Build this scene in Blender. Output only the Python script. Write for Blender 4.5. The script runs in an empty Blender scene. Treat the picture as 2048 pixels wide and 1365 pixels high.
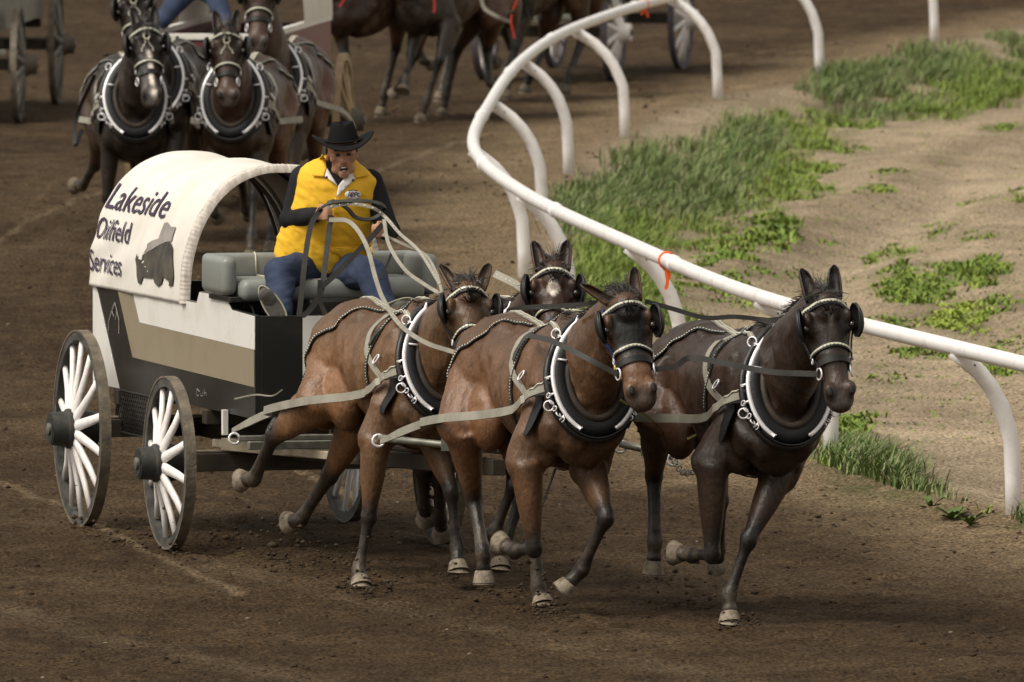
import bpy, bmesh, math, random
import numpy as np
from mathutils import Vector, Matrix
from mathutils.bvhtree import BVHTree
random.seed(7); rng = np.random.default_rng(7)
SC = bpy.context.scene; COL = SC.collection
# ---------------------------------------------------------------- camera
FPX = 32500.0; CAMH = 6.1; PITCH = math.atan((682.5 + 1100.0) / FPX)
cam_data = bpy.data.cameras.new('camera'); cam = bpy.data.objects.new('camera', cam_data); COL.objects.link(cam)
cam.location = (0, 0, CAMH); cam.rotation_euler = (math.pi / 2 - PITCH, 0, 0)
cam_data.sensor_width = 36.0; cam_data.lens = FPX / 2048 * 36.0
cam_data.clip_start = 1.0; cam_data.clip_end = 4000.0
cam_data.dof.use_dof = True; cam_data.dof.focus_distance = 87.0; cam_data.dof.aperture_fstop = 12.0
SC.camera = cam
# ---------------------------------------------------------------- daylight under thin cloud
SUN_EL, SUN_AZ = math.radians(54), math.radians(-122)     # azimuth of the sun measured from +Y towards +X
w = bpy.data.worlds.new('World'); SC.world = w; w.use_nodes = True
nt = w.node_tree; nt.nodes.clear()
sky = nt.nodes.new('ShaderNodeTexSky'); sky.sky_type = 'NISHITA'; sky.sun_disc = False
sky.sun_elevation = SUN_EL; sky.sun_rotation = SUN_AZ; sky.air_density = 1.4; sky.dust_density = 4.0; sky.ozone_density = 0.6
hs = nt.nodes.new('ShaderNodeHueSaturation'); hs.inputs['Saturation'].default_value = 0.12
bg = nt.nodes.new('ShaderNodeBackground'); bg.inputs['Strength'].default_value = 0.15
out = nt.nodes.new('ShaderNodeOutputWorld')
wb = nt.nodes.new('ShaderNodeMix'); wb.data_type = 'RGBA'; wb.blend_type = 'MULTIPLY'; wb.inputs['Factor'].default_value = 1.0; wb.inputs['B'].default_value = (1.0, 0.955, 0.87, 1)   # warm white balance of the cloudy sky
nt.links.new(sky.outputs[0], hs.inputs['Color']); nt.links.new(hs.outputs[0], wb.inputs['A']); nt.links.new(wb.outputs['Result'], bg.inputs[0]); nt.links.new(bg.outputs[0], out.inputs[0])
sd = bpy.data.lights.new('sun', 'SUN'); sd.energy = 1.95; sd.angle = math.radians(26); sd.color = (1.0, 0.945, 0.85)
sun = bpy.data.objects.new('sun', sd); COL.objects.link(sun)
sdir = Vector((math.sin(SUN_AZ) * math.cos(SUN_EL), math.cos(SUN_AZ) * math.cos(SUN_EL), math.sin(SUN_EL)))
sun.rotation_euler = sdir.to_track_quat('Z', 'Y').to_euler()
sun.location = (-20, 40, 40)
SC.view_settings.view_transform = 'Standard'; SC.view_settings.look = 'None'
SC.view_settings.gamma = 1.0; SC.view_settings.use_curve_mapping = False; SC.view_settings.exposure = 0.12

# ---------------------------------------------------------------- helpers: places
CP, SP = math.cos(PITCH), math.sin(PITCH)
def ray(u, v):
    cx, cy = (u - 1024) / FPX, (682.5 - v) / FPX
    return Vector((cx, CP + cy * SP, -SP + cy * CP))
def W(u, v, Y):
    d = ray(u, v); t = Y / d.y
    return Vector((d.x * t, Y, CAMH + d.z * t))
def G(u, v, z=0.0):
    d = ray(u, v); t = (z - CAMH) / d.z
    return Vector((d.x * t, d.y * t, z))
def chain(start, spec):
    """limb joints: (u, v, length, sign) - each joint lies on its sight line, at bone length from the one before"""
    pts = [Vector(start)]
    for u, v, L, s in spec:
        a = pts[-1]; b = W(u, v, a.y)
        d2 = (b - a).length_squared
        dy = math.sqrt(max(L * L - d2, 0.0))
        pts.append(W(u, v, a.y - s * dy))
    return pts
# ---------------------------------------------------------------- helpers: objects
def empty(name, loc, rz=0.0):
    o = bpy.data.objects.new(name, None); COL.objects.link(o); o.location = loc; o.rotation_euler = (0, 0, rz)
    o.empty_display_size = 0.2; return o
def tag(o, label=None, cat=None, group=None, kind=None):
    if label: o['label'] = label
    if cat: o['category'] = cat
    if group: o['group'] = group
    if kind: o['kind'] = kind
    return o
def link(name, me, parent=None, m=None, smooth=True):
    if m is not None:
        for x in (m if isinstance(m, (list, tuple)) else [m]): me.materials.append(x)
    o = bpy.data.objects.new(name, me); COL.objects.link(o)
    if parent is not None: o.parent = parent
    if smooth and len(me.polygons): me.polygons.foreach_set('use_smooth', [True] * len(me.polygons))
    return o
def copy_tree(o, parent=None):
    c = o.copy(); COL.objects.link(c)
    if parent is not None: c.parent = parent
    for ch in [x for x in bpy.data.objects if x.parent == o and x != c]: copy_tree(ch, c)
    return c
class MB:
    """collects simple solids into one mesh"""
    def __init__(s): s.v = []; s.f = []; s.m = []; s.flat = False
    def add(s, vs, fs, mi=0):
        n = len(s.v); s.v += [tuple(x) for x in vs]
        s.f += [tuple(i + n for i in f) for f in fs]; s.m += [mi] * len(fs)
    def hexa(s, p, mi=0):     # 8 corners: bottom 4 ccw, top 4 ccw
        s.add(p, [(3, 2, 1, 0), (4, 5, 6, 7), (0, 1, 5, 4), (1, 2, 6, 5), (2, 3, 7, 6), (3, 0, 4, 7)], mi)
    def box(s, a, b, mi=0):
        x0, y0, z0 = a; x1, y1, z1 = b
        s.hexa([(x0, y0, z0), (x1, y0, z0), (x1, y1, z0), (x0, y1, z0), (x0, y0, z1), (x1, y0, z1), (x1, y1, z1), (x0, y1, z1)], mi)
    def beam(s, a, b, w, h, up=(0, 0, 1), mi=0):
        a = Vector(a); b = Vector(b); t = (b - a).normalized(); sd = t.cross(Vector(up)).normalized(); u = sd.cross(t)
        sd *= w / 2; u *= h / 2
        s.hexa([a - sd - u, a + sd - u, b + sd - u, b - sd - u, a - sd + u, a + sd + u, b + sd + u, b - sd + u], mi)
    def loft(s, pts, ra, rb, side, n=16, mi=0, caps=True, closed=False):
        """ra along 'side', rb across it; side: one vector or one per point"""
        m = len(pts); pts = [Vector(p) for p in pts]
        rings = []
        for i in range(m):
            if closed: t = pts[(i + 1) % m] - pts[i - 1]
            else: t = pts[min(i + 1, m - 1)] - pts[max(i - 1, 0)]
            t.normalize()
            sv = Vector(side[i]) if isinstance(side, list) else Vector(side)
            sv = (sv - t * sv.dot(t))
            if sv.length < 1e-5: sv = t.orthogonal()
            sv.normalize(); ov = t.cross(sv)
            a = ra[i] if hasattr(ra, '__len__') else ra; b = rb[i] if hasattr(rb, '__len__') else rb
            rings.append([pts[i] + sv * (a * math.cos(2 * math.pi * k / n)) + ov * (b * math.sin(2 * math.pi * k / n)) for k in range(n)])
        vs = [p for r in rings for p in r]; fs = []
        for i in range(m if closed else m - 1):
            j = (i + 1) % m
            for k in range(n):
                fs.append((i * n + k, i * n + (k + 1) % n, j * n + (k + 1) % n, j * n + k))
        if caps and not closed:
            fs.append(tuple(range(n - 1, -1, -1))); fs.append(tuple((m - 1) * n + k for k in range(n)))
        s.add(vs, fs, mi)
    def tube(s, pts, r, n=8, mi=0, closed=False):
        s.loft(pts, r, r, (0.13, 0.21, 0.97), n, mi, True, closed)
    def ball(s, c, r, sx=1, sy=1, sz=1, n=10, mi=0, rot=None):
        vs = [];
        for i in range(1, n // 2 + 1):
            th = math.pi * i / (n // 2 + 1)
            for k in range(n):
                vs.append(Vector((r * sx * math.sin(th) * math.cos(2 * math.pi * k / n), r * sy * math.sin(th) * math.sin(2 * math.pi * k / n), r * sz * math.cos(th))))
        m = n // 2
        vs += [Vector((0, 0, r * sz)), Vector((0, 0, -r * sz))]
        if rot is not None: vs = [rot @ x for x in vs]
        vs = [x + Vector(c) for x in vs]; fs = []
        for i in range(m - 1):
            for k in range(n): fs.append((i * n + k, (i + 1) * n + k, (i + 1) * n + (k + 1) % n, i * n + (k + 1) % n))
        for k in range(n):
            fs.append((m * n, k, (k + 1) % n)); fs.append((m * n + 1, (m - 1) * n + (k + 1) % n, (m - 1) * n + k))
        s.add(vs, fs, mi)
    def capsule(s, a, b, r0, r1, n=12, side=(0, 1, 0.1), f=1.0, mi=0):
        """rounded tapered limb, closed; f = width factor across side"""
        a = Vector(a); b = Vector(b); t = (b - a).normalized(); L = (b - a).length
        P = []; A = []; 
        for q in (-0.98, -0.8, -0.4, 0): P.append(a + t * (q * r0)); A.append(r0 * math.sqrt(1 - q * q))
        for q in (0.33, 0.66): P.append(a.lerp(b, q)); A.append(r0 + (r1 - r0) * q)
        for q in (0, 0.4, 0.8, 0.98): P.append(b + t * (q * r1)); A.append(r1 * math.sqrt(1 - q * q))
        s.loft(P, A, [x * f for x in A], side, n, mi)
    def ribbon(s, pts, nor, wd, th=0.006, mi=0, closed=False):
        m = len(pts); vs = []; fs = []; s.flat = True
        pts = [Vector(p) for p in pts]
        for i in range(m):
            t = (pts[(i + 1) % m] - pts[i - 1]) if closed else (pts[min(i + 1, m - 1)] - pts[max(i - 1, 0)])
            nn = Vector(nor[i] if isinstance(nor, list) else nor); t.normalize()
            sd = nn.cross(t)
            if sd.length < 1e-6: sd = t.orthogonal()
            sd.normalize(); nn = t.cross(sd); ww = wd[i] if hasattr(wd, '__len__') else wd
            sd *= ww / 2; nn = nn * th
            vs += [pts[i] - sd, pts[i] + sd, pts[i] + sd + nn, pts[i] - sd + nn]
        for i in range(m if closed else m - 1):
            j = (i + 1) % m
            for k in range(4): fs.append((i * 4 + k, i * 4 + (k + 1) % 4, j * 4 + (k + 1) % 4, j * 4 + k))
        if not closed: fs += [(3, 2, 1, 0), tuple((m - 1) * 4 + k for k in range(4))]
        s.add(vs, fs, mi)
    def studs(s, pts, nor, r=0.006, gap=0.018, off=0.008, mi=0, closed=False):
        pts = [Vector(p) for p in pts]; nor = [Vector(x) for x in nor] if isinstance(nor, list) else [Vector(nor)] * len(pts)
        if closed: pts = pts + pts[:1]; nor = nor + nor[:1]
        acc = 0.0; nxt = gap / 2
        for i in range(len(pts) - 1):
            L = (pts[i + 1] - pts[i]).length
            while nxt <= acc + L:
                q = (nxt - acc) / max(L, 1e-6); p = pts[i].lerp(pts[i + 1], q); nn = nor[i].lerp(nor[i + 1], q).normalized()
                t = nn.orthogonal().normalized(); b = nn.cross(t); c = p + nn * off
                vs = [c + t * r, c + b * r, c - t * r, c - b * r, c + nn * r * 0.9]
                s.add(vs, [(0, 1, 4), (1, 2, 4), (2, 3, 4), (3, 0, 4)], mi); nxt += gap
            acc += L
    def ring(s, c, nrm, R, r, n=16, k=6, mi=0, sx=1.0, up=None):
        nrm = Vector(nrm).normalized(); a = nrm.orthogonal().normalized() if up is None else Vector(up).normalized(); b = nrm.cross(a)
        s.loft([Vector(c) + a * (R * math.cos(2 * math.pi * i / n)) + b * (R * sx * math.sin(2 * math.pi * i / n)) for i in range(n)], r, r, nrm, k, mi, closed=True)
    def build(s, name, mats, parent=None, smooth=True, sharp=None):
        me = bpy.data.meshes.new(name); me.from_pydata(s.v, [], s.f)
        if not isinstance(mats, (list, tuple)): mats = [mats]
        for x in mats: me.materials.append(x)
        if len(mats) > 1: me.polygons.foreach_set('material_index', s.m)
        me.update()
        o = link(name, me, parent, None, smooth)
        if name in ('studs', 'breast_chain', 'piping', 'logo_mark', 'mane'): o['kind'] = 'stuff'
        sharp = sharp or (35 if s.flat else None)
        if smooth and sharp: me.set_sharp_from_angle(angle=math.radians(sharp))
        return o
def spline(pts, k=6):
    """Catmull-Rom through rows of numbers"""
    P = np.array([list(p) for p in pts], float)
    if len(P) < 3: k2 = [P[0] + (P[-1] - P[0]) * i / k for i in range(k + 1)]; return np.array(k2)
    Q = np.vstack([2 * P[0] - P[1], P, 2 * P[-1] - P[-2]]); o = []
    for i in range(1, len(Q) - 2):
        for j in range(k):
            t = j / k
            o.append(0.5 * ((2 * Q[i]) + (-Q[i - 1] + Q[i + 1]) * t + (2 * Q[i - 1] - 5 * Q[i] + 4 * Q[i + 1] - Q[i + 2]) * t * t + (-Q[i - 1] + 3 * Q[i] - 3 * Q[i + 1] + Q[i + 2]) * t ** 3))
    o.append(P[-1]); return np.array(o)
def vspline(pts, k=6): return [Vector(p) for p in spline(pts, k)]
def remesh(mb, name, voxel, smooth=5, fac=0.5):
    me = bpy.data.meshes.new('tmp'); me.from_pydata(mb.v, [], mb.f); me.update()
    bm = bmesh.new(); bm.from_mesh(me); bmesh.ops.recalc_face_normals(bm, faces=bm.faces); bm.to_mesh(me); bm.free()
    o = bpy.data.objects.new('tmp', me); COL.objects.link(o)
    r = o.modifiers.new('r', 'REMESH'); r.mode = 'VOXEL'; r.voxel_size = voxel; r.adaptivity = 0.0
    if smooth: s = o.modifiers.new('s', 'SMOOTH'); s.iterations = smooth; s.factor = fac
    dg = bpy.context.evaluated_depsgraph_get(); ev = o.evaluated_get(dg)
    new = bpy.data.meshes.new_from_object(ev); new.name = name
    bpy.data.objects.remove(o); bpy.data.meshes.remove(me)
    return new
# ---------------------------------------------------------------- helpers: materials
def mat(name, col, rough=0.6, col2=None, scale=12.0, bump=0.0, bscale=60.0, metal=0.0, spec=0.4, sheen=0.0, dirt=None, dirt_amt=0.5, dscale=5.0, coat=0.0, stretch=None):
    m = bpy.data.materials.new(name); m.use_nodes = True; nt = m.node_tree; n = nt.nodes; L = nt.links
    b = n['Principled BSDF']; b.inputs['Roughness'].default_value = rough; b.inputs['Metallic'].default_value = metal
    b.inputs['Specular IOR Level'].default_value = spec; b.inputs['Sheen Weight'].default_value = sheen
    if coat: b.inputs['Coat Weight'].default_value = coat; b.inputs['Coat Roughness'].default_value = 0.15
    b.inputs['Base Color'].default_value = (*col, 1)
    tc = n.new('ShaderNodeTexCoord'); src = tc.outputs['Object']
    if stretch:
        mp = n.new('ShaderNodeMapping'); mp.inputs['Scale'].default_value = stretch; L.new(src, mp.inputs[0]); src = mp.outputs[0]
    last = None
    if col2:
        nz = n.new('ShaderNodeTexNoise'); nz.inputs['Scale'].default_value = scale; nz.inputs['Detail'].default_value = 5; L.new(src, nz.inputs[0])
        mr = n.new('ShaderNodeMapRange'); mr.inputs[1].default_value = 0.35; mr.inputs[2].default_value = 0.68; L.new(nz.outputs[0], mr.inputs[0])
        mx = n.new('ShaderNodeMix'); mx.data_type = 'RGBA'; mx.inputs['A'].default_value = (*col, 1); mx.inputs['B'].default_value = (*col2, 1)
        L.new(mr.outputs[0], mx.inputs['Factor']); last = mx.outputs['Result']
    if dirt:
        nz = n.new('ShaderNodeTexNoise'); nz.inputs['Scale'].default_value = dscale; nz.inputs['Detail'].default_value = 8; nz.inputs['Roughness'].default_value = 0.7; L.new(src, nz.inputs[0])
        mr = n.new('ShaderNodeMapRange'); mr.inputs[1].default_value = 0.5; mr.inputs[2].default_value = 0.78; mr.inputs[4].default_value = dirt_amt; L.new(nz.outputs[0], mr.inputs[0])
        mx = n.new('ShaderNodeMix'); mx.data_type = 'RGBA'; mx.inputs['B'].default_value = (*dirt, 1)
        if last: L.new(last, mx.inputs['A'])
        else: mx.inputs['A'].default_value = (*col, 1)
        L.new(mr.outputs[0], mx.inputs['Factor']); last = mx.outputs['Result']
    if last: L.new(last, b.inputs['Base Color'])
    if bump:
        nz = n.new('ShaderNodeTexNoise'); nz.inputs['Scale'].default_value = bscale; nz.inputs['Detail'].default_value = 4; L.new(src, nz.inputs[0])
        bp = n.new('ShaderNodeBump'); bp.inputs['Strength'].default_value = bump; bp.inputs['Distance'].default_value = 0.01
        L.new(nz.outputs[0], bp.inputs['Height']); L.new(bp.outputs[0], b.inputs['Normal'])
    return m
def attr_mat(name, rough=0.5, spec=0.4, nscale=9.0, var=0.35, bump=0.3, bscale=70.0, sheen=0.0, fine=0.0, fscale=200., stretch=None, bdist=.01):
    """colour from the mesh attribute 'tint', broken up by noise"""
    m = bpy.data.materials.new(name); m.use_nodes = True; nt = m.node_tree; n = nt.nodes; L = nt.links
    b = n['Principled BSDF']; b.inputs['Roughness'].default_value = rough; b.inputs['Specular IOR Level'].default_value = spec; b.inputs['Sheen Weight'].default_value = sheen
    at = n.new('ShaderNodeAttribute'); at.attribute_name = 'tint'; tc = n.new('ShaderNodeTexCoord'); src = tc.outputs['Object']
    if stretch:
        mp = n.new('ShaderNodeMapping'); mp.inputs['Scale'].default_value = stretch; L.new(src, mp.inputs[0]); src = mp.outputs[0]
    nz = n.new('ShaderNodeTexNoise'); nz.inputs['Scale'].default_value = nscale; nz.inputs['Detail'].default_value = 6; nz.inputs['Roughness'].default_value = .6; L.new(src, nz.inputs[0])
    mr = n.new('ShaderNodeMapRange'); mr.inputs[1].default_value = 0.3; mr.inputs[2].default_value = 0.7; mr.inputs[3].default_value = 1 - var; mr.inputs[4].default_value = 1 + var; L.new(nz.outputs[0], mr.inputs[0])
    val = mr.outputs[0]
    if fine:
        n2 = n.new('ShaderNodeTexNoise'); n2.inputs['Scale'].default_value = fscale; n2.inputs['Detail'].default_value = 3; L.new(src, n2.inputs[0])
        m2 = n.new('ShaderNodeMapRange'); m2.inputs[1].default_value = 0.3; m2.inputs[2].default_value = 0.7; m2.inputs[3].default_value = 1 - fine; m2.inputs[4].default_value = 1 + fine; L.new(n2.outputs[0], m2.inputs[0])
        mm = n.new('ShaderNodeMath'); mm.operation = 'MULTIPLY'; L.new(val, mm.inputs[0]); L.new(m2.outputs[0], mm.inputs[1]); val = mm.outputs[0]
    vm = n.new('ShaderNodeVectorMath'); vm.operation = 'SCALE'; L.new(at.outputs['Color'], vm.inputs[0]); L.new(val, vm.inputs['Scale'])
    L.new(vm.outputs[0], b.inputs['Base Color'])
    if bump:
        nb = n.new('ShaderNodeTexNoise'); nb.inputs['Scale'].default_value = bscale; nb.inputs['Detail'].default_value = 4; L.new(src, nb.inputs[0])
        bp = n.new('ShaderNodeBump'); bp.inputs['Strength'].default_value = bump; bp.inputs['Distance'].default_value = bdist
        L.new(nb.outputs[0], bp.inputs['Height']); L.new(bp.outputs[0], b.inputs['Normal'])
    return m
def set_tint(me, arr):
    a = me.attributes.new('tint', 'FLOAT_COLOR', 'POINT'); d = np.ones((len(me.vertices), 4), np.float32); d[:, :3] = arr
    a.data.foreach_set('color', d.ravel())
def coords(me):
    c = np.empty(len(me.vertices) * 3, np.float32); me.vertices.foreach_get('co', c); return c.reshape(-1, 3)
M = {}
M['white'] = mat('white_paint', (.70, .68, .64), .45, dirt=(.30, .24, .17), dirt_amt=.35, dscale=4)
M['white_spoke'] = mat('white_spoke_paint', (.83, .79, .77), .5, dirt=(.22, .17, .12), dirt_amt=.4, dscale=14)
M['grey_spoke'] = mat('weathered_grey_paint', (.20, .19, .165), .7, dirt=(.08, .06, .04), dirt_amt=.7, dscale=14)
M['rail'] = mat('white_rail_plastic', (.80, .77, .76), .35, dirt=(.40, .34, .26), dirt_amt=.6, dscale=5)
M['black_panel'] = mat('black_box_paint', (.016, .016, .015), .3, dirt=(.10, .08, .055), dirt_amt=.35, dscale=3.0, spec=.5)
M['beige_panel'] = mat('beige_stripe_paint', (.27, .225, .155), .4, dirt=(.16, .12, .08), dirt_amt=.5, dscale=3)
M['canvas'] = mat('white_canvas', (.70, .67, .62), .85, (.62, .58, .52), 3, bump=.25, bscale=14, dirt=(.5, .42, .33), dirt_amt=.3, dscale=2.5)
M['hem'] = mat('gathered_canvas_hem', (.62, .57, .51), .9, (.42, .38, .34), 26, bump=.6, bscale=40, stretch=(1, 1, .35))
M['print'] = mat('dark_lettering', (.045, .03, .06), .8)
M['print2'] = mat('bison_print', (.035, .03, .028), .8, (.10, .085, .06), 7)
M['print3'] = mat('pale_print', (.30, .27, .25), .8, (.18, .16, .15), 7)
M['leather'] = mat('black_leather', (.010, .009, .009), .42, spec=.4, dirt=(.07, .055, .04), dirt_amt=.3, dscale=8)
M['pad'] = mat('black_collar_pad', (.010, .010, .011), .5, spec=.3, bump=.2, bscale=90)
M['strap'] = mat('grey_webbing_strap', (.30, .285, .235), .55, (.22, .2, .165), 9, dirt=(.08, .06, .04), dirt_amt=.5, dscale=7)
M['strap_dark'] = mat('dark_webbing_strap', (.022, .020, .018), .5, dirt=(.09, .08, .06), dirt_amt=.4, dscale=7)
M['chrome'] = mat('polished_hame_steel', (.82, .80, .82), .28, metal=.25, spec=.8)
M['lining'] = mat('brown_collar_lining', (.045, .030, .019), .6, (.02, .015, .011), 12)
M['stud'] = mat('pale_studs', (.62, .60, .48), .35, spec=.7)
M['hoof'] = mat('muddy_hoof_horn', (.27, .225, .165), .75, (.11, .08, .055), 26, bump=.4, bscale=60)
M['hoof_dark'] = mat('dark_hoof_horn', (.09, .07, .05), .8, (.19, .15, .1), 18, bump=.4, bscale=60)
M['eye'] = mat('dark_horse_eye', (.008, .005, .004), .12, spec=.8)
M['nostril'] = mat('nostril_skin', (.006, .005, .005), .7)
M['hair'] = mat('black_horse_hair', (.012, .011, .011), .45, (.03, .025, .02), 30)
M['tyre'] = mat('iron_tyre_dusty', (.10, .085, .065), .7, (.19, .155, .11), 16, bump=.5, bscale=50)
M['rim'] = mat('dark_wheel_rim', (.035, .035, .033), .55, (.10, .095, .085), 14)
M['hub'] = mat('black_hub', (.025, .027, .025), .5, dirt=(.11, .09, .065), dirt_amt=.6, dscale=12, bump=.2, bscale=40)
M['rim_wood'] = mat('natural_wood_rim', (.42, .30, .17), .65, (.30, .21, .12), 12)
M['rim_grey'] = mat('grey_wood_rim', (.11, .095, .075), .75, (.06, .05, .04), 10)
M['rim_purple'] = mat('dull_purple_rim', (.13, .11, .13), .6, (.09, .075, .08), 10)
M['hub_grey'] = mat('weathered_hub', (.15, .13, .10), .75, (.08, .065, .05), 16, bump=.4)
M['wood_dark'] = mat('dark_axle_wood', (.035, .027, .02), .75, (.06, .045, .03), 8)
M['wood_pale'] = mat('pale_painted_bar', (.42, .36, .27), .6, (.28, .23, .16), 9)
M['steel'] = mat('worn_steel', (.14, .14, .12), .5, (.26, .25, .21), 14, metal=.5)
M['vinyl'] = mat('grey_green_vinyl', (.21, .22, .205), .42, spec=.5, bump=.1, bscale=25, dirt=(.09, .085, .07), dirt_amt=.4, dscale=7)
M['piping'] = mat('cream_piping', (.55, .52, .40), .5)
M['jeans'] = mat('blue_denim', (.018, .029, .062), .9, (.036, .052, .098), 9, bump=.5, bscale=22)
M['vest'] = mat('yellow_vest_cloth', (.82, .48, .025), .75, (.76, .42, .02), 5, bump=.5, bscale=11)
M['vest_white'] = mat('white_lapel_facing', (.74, .70, .68), .8)
M['shirt'] = mat('dark_charcoal_shirt', (.013, .013, .015), .9, (.022, .022, .024), 10, spec=.15, bump=.6, bscale=16)
M['skin'] = mat('tanned_skin', (.44, .235, .145), .5, (.38, .19, .11), 14, bump=.1)
M['felt'] = mat('black_felt_hat', (.008, .0075, .0075), .95, spec=.15)
M['mouth'] = mat('open_mouth', (.03, .008, .008), .5)
M['teeth'] = mat('teeth', (.55, .5, .42), .4)
M['glasses'] = mat('dark_glasses', (.01, .01, .01), .1, spec=.8)
M['boot'] = mat('grey_boot_sole', (.065, .06, .05), .8, (.10, .095, .08), 20, bump=.4)
M['boot_edge'] = mat('pale_boot_welt', (.34, .33, .25), .7)
M['logo_ink'] = mat('logo_ink', (.06, .03, .07), .7)
M['orange'] = mat('orange_ribbon', (.85, .13, .02), .6)
M['red'] = mat('red_ribbon', (.4, .03, .025), .6)
M['maroon'] = mat('maroon_panel', (.12, .018, .022), .45, dirt=(.12, .08, .06), dirt_amt=.4, dscale=4)
M['blue_strap'] = mat('blue_halter', (.02, .035, .16), .6)
M['brass'] = mat('brass_fitting', (.62, .48, .10), .35, metal=.4)
M['mesh_dark'] = mat('dark_net', (.025, .022, .018), .8)
M['yellow_rope'] = mat('yellow_rope', (.28, .26, .09), .8)
M['coat'] = attr_mat('horse_coat', rough=.44, spec=.40, nscale=6.0, var=.32, bump=.6, bscale=46, fine=.22, fscale=80, sheen=.0, stretch=(1, 1, .55))
M['ground'] = attr_mat('soil', rough=.95, spec=.08, nscale=1.1, var=.20, bump=1.0, bscale=30, fine=.70, fscale=46, bdist=.03)
M['clod'] = mat('soil_clods', (.034, .023, .014), .95, (.065, .047, .03), 3, spec=.1)
M['stone'] = mat('pale_pebbles', (.17, .14, .105), .9, spec=.1)
M['grass'] = attr_mat('grass_blades', rough=.6, spec=.25, nscale=3.0, var=.25, bump=0)
# ================================================================ SETTING
_T = {}
def vnoise(x, y, seed=0):
    if seed not in _T: _T[seed] = np.random.default_rng(seed).random((256, 256))
    T = _T[seed]
    xi = np.floor(x).astype(int); yi = np.floor(y).astype(int); fx = x - xi; fy = y - yi
    fx = fx * fx * (3 - 2 * fx); fy = fy * fy * (3 - 2 * fy)
    g = lambda a, b: T[a % 256, b % 256]
    return (g(xi, yi) * (1 - fx) + g(xi + 1, yi) * fx) * (1 - fy) + (g(xi, yi + 1) * (1 - fx) + g(xi + 1, yi + 1) * fx) * fy
def fbm(x, y, s, oct=4, seed=0):
    o = 0; a = 1; t = 0
    for k in range(oct): o = o + a * vnoise(x * s * 2 ** k + 17.3 * k, y * s * 2 ** k + 5.1 * k, seed + k); t += a; a *= .55
    return o / t
# the inside rail: its line in plan, from the near right round the bend to the far right
rail_tops = [Vector((7.0, 74, 1)), Vector((5.25, 80.5, 1)), Vector((3.78, 86.4, 1))] + \
    [G(u, v, 1.0) for u, v in ((1915, 697), (1523, 595), (1262, 489), (1045, 385), (948, 295), (984, 200), (1047, 119), (1150, 56), (1345, -6))]
rail_tops += [G(1640, 165) + Vector((-.33, 0, 1)), G(1870, 95) + Vector((-.33, 0, 1)), Vector((6.6, 178, 1)), Vector((9.6, 190, 1)), Vector((13.5, 201, 1))]
rail_line = spline(rail_tops, 14)
_ry = rail_line[:, 1]; _rx = rail_line[:, 0]
def rail_x(y): return np.interp(y, _ry, _rx) + 0.33
def side(x, y): return (x - rail_x(y)) * 0.985           # + on the infield
def sm(a, b, t): t = np.clip((t - a) / (b - a), 0, 1); return t * t * (3 - 2 * t)
def smooth_polyline_mask(x, y, pts, wid):
    best = np.full(x.shape, 9.0)
    for a, b in zip(pts[:-1], pts[1:]):
        ax, ay, bx, by = a[0], a[1], b[0], b[1]; L2 = (bx - ax) ** 2 + (by - ay) ** 2
        t = np.clip(((x - ax) * (bx - ax) + (y - ay) * (by - ay)) / L2, 0, 1)
        best = np.minimum(best, np.hypot(x - ax - t * (bx - ax), y - ay - t * (by - ay)))
    return np.exp(-(best / wid) ** 2)
PATH = [G(*p) for p in ((1270, 660), (1400, 625), (1560, 560), (1667, 495), (1820, 395), (2046, 305), (2240, 235))]
def height(x, y):
    x = np.asarray(x, float); y = np.asarray(y, float)
    d = side(x, y)
    ins = sm(.25, 1.3, d)
    z = .05 * np.exp(-(d / .45) ** 2)                                    # lip along the posts
    z = z - .16 * ins + .10 * sm(2.2, 3.6, d) * ins
    pm = smooth_polyline_mask(x, y, PATH, .42); z = z - .13 * pm * ins + .05 * smooth_polyline_mask(x + .55, y - 3.0, PATH, .40) * ins
    z = z + (.07 * (fbm(x, y * .4, .9, 3, 3) - .5)) * sm(0, .6, d)
    tr = 1 - sm(-.3, .2, d)
    z = z + (.045 * (fbm(x, y, 2.4, 3, 11) - .5) + .052 * (fbm(x, y, 10, 3, 12) - .5)) * (.55 + .45 * tr)
    z = z - (.05 * np.exp(-((d - 3.1) / .22) ** 2) + .05 * np.exp(-((d - 4.3) / .2) ** 2)) * ins + .03 * (fbm(x * .8, y * .25, 1.6, 3, 19) - .5) * ins * 2
    z = z + .02 * (fbm(x, y, 3.0, 2, 15) - .5) * sm(-1.6, -.2, d) * 2.0
    return z
def Gz(u, v):
    p = G(u, v)
    for _ in range(4): p = G(u, v, float(height(p.x, p.y)))
    return p
GREENS = []       # (x, y, rx, ry, strength) patches of ground cover, filled from the grass list
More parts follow.
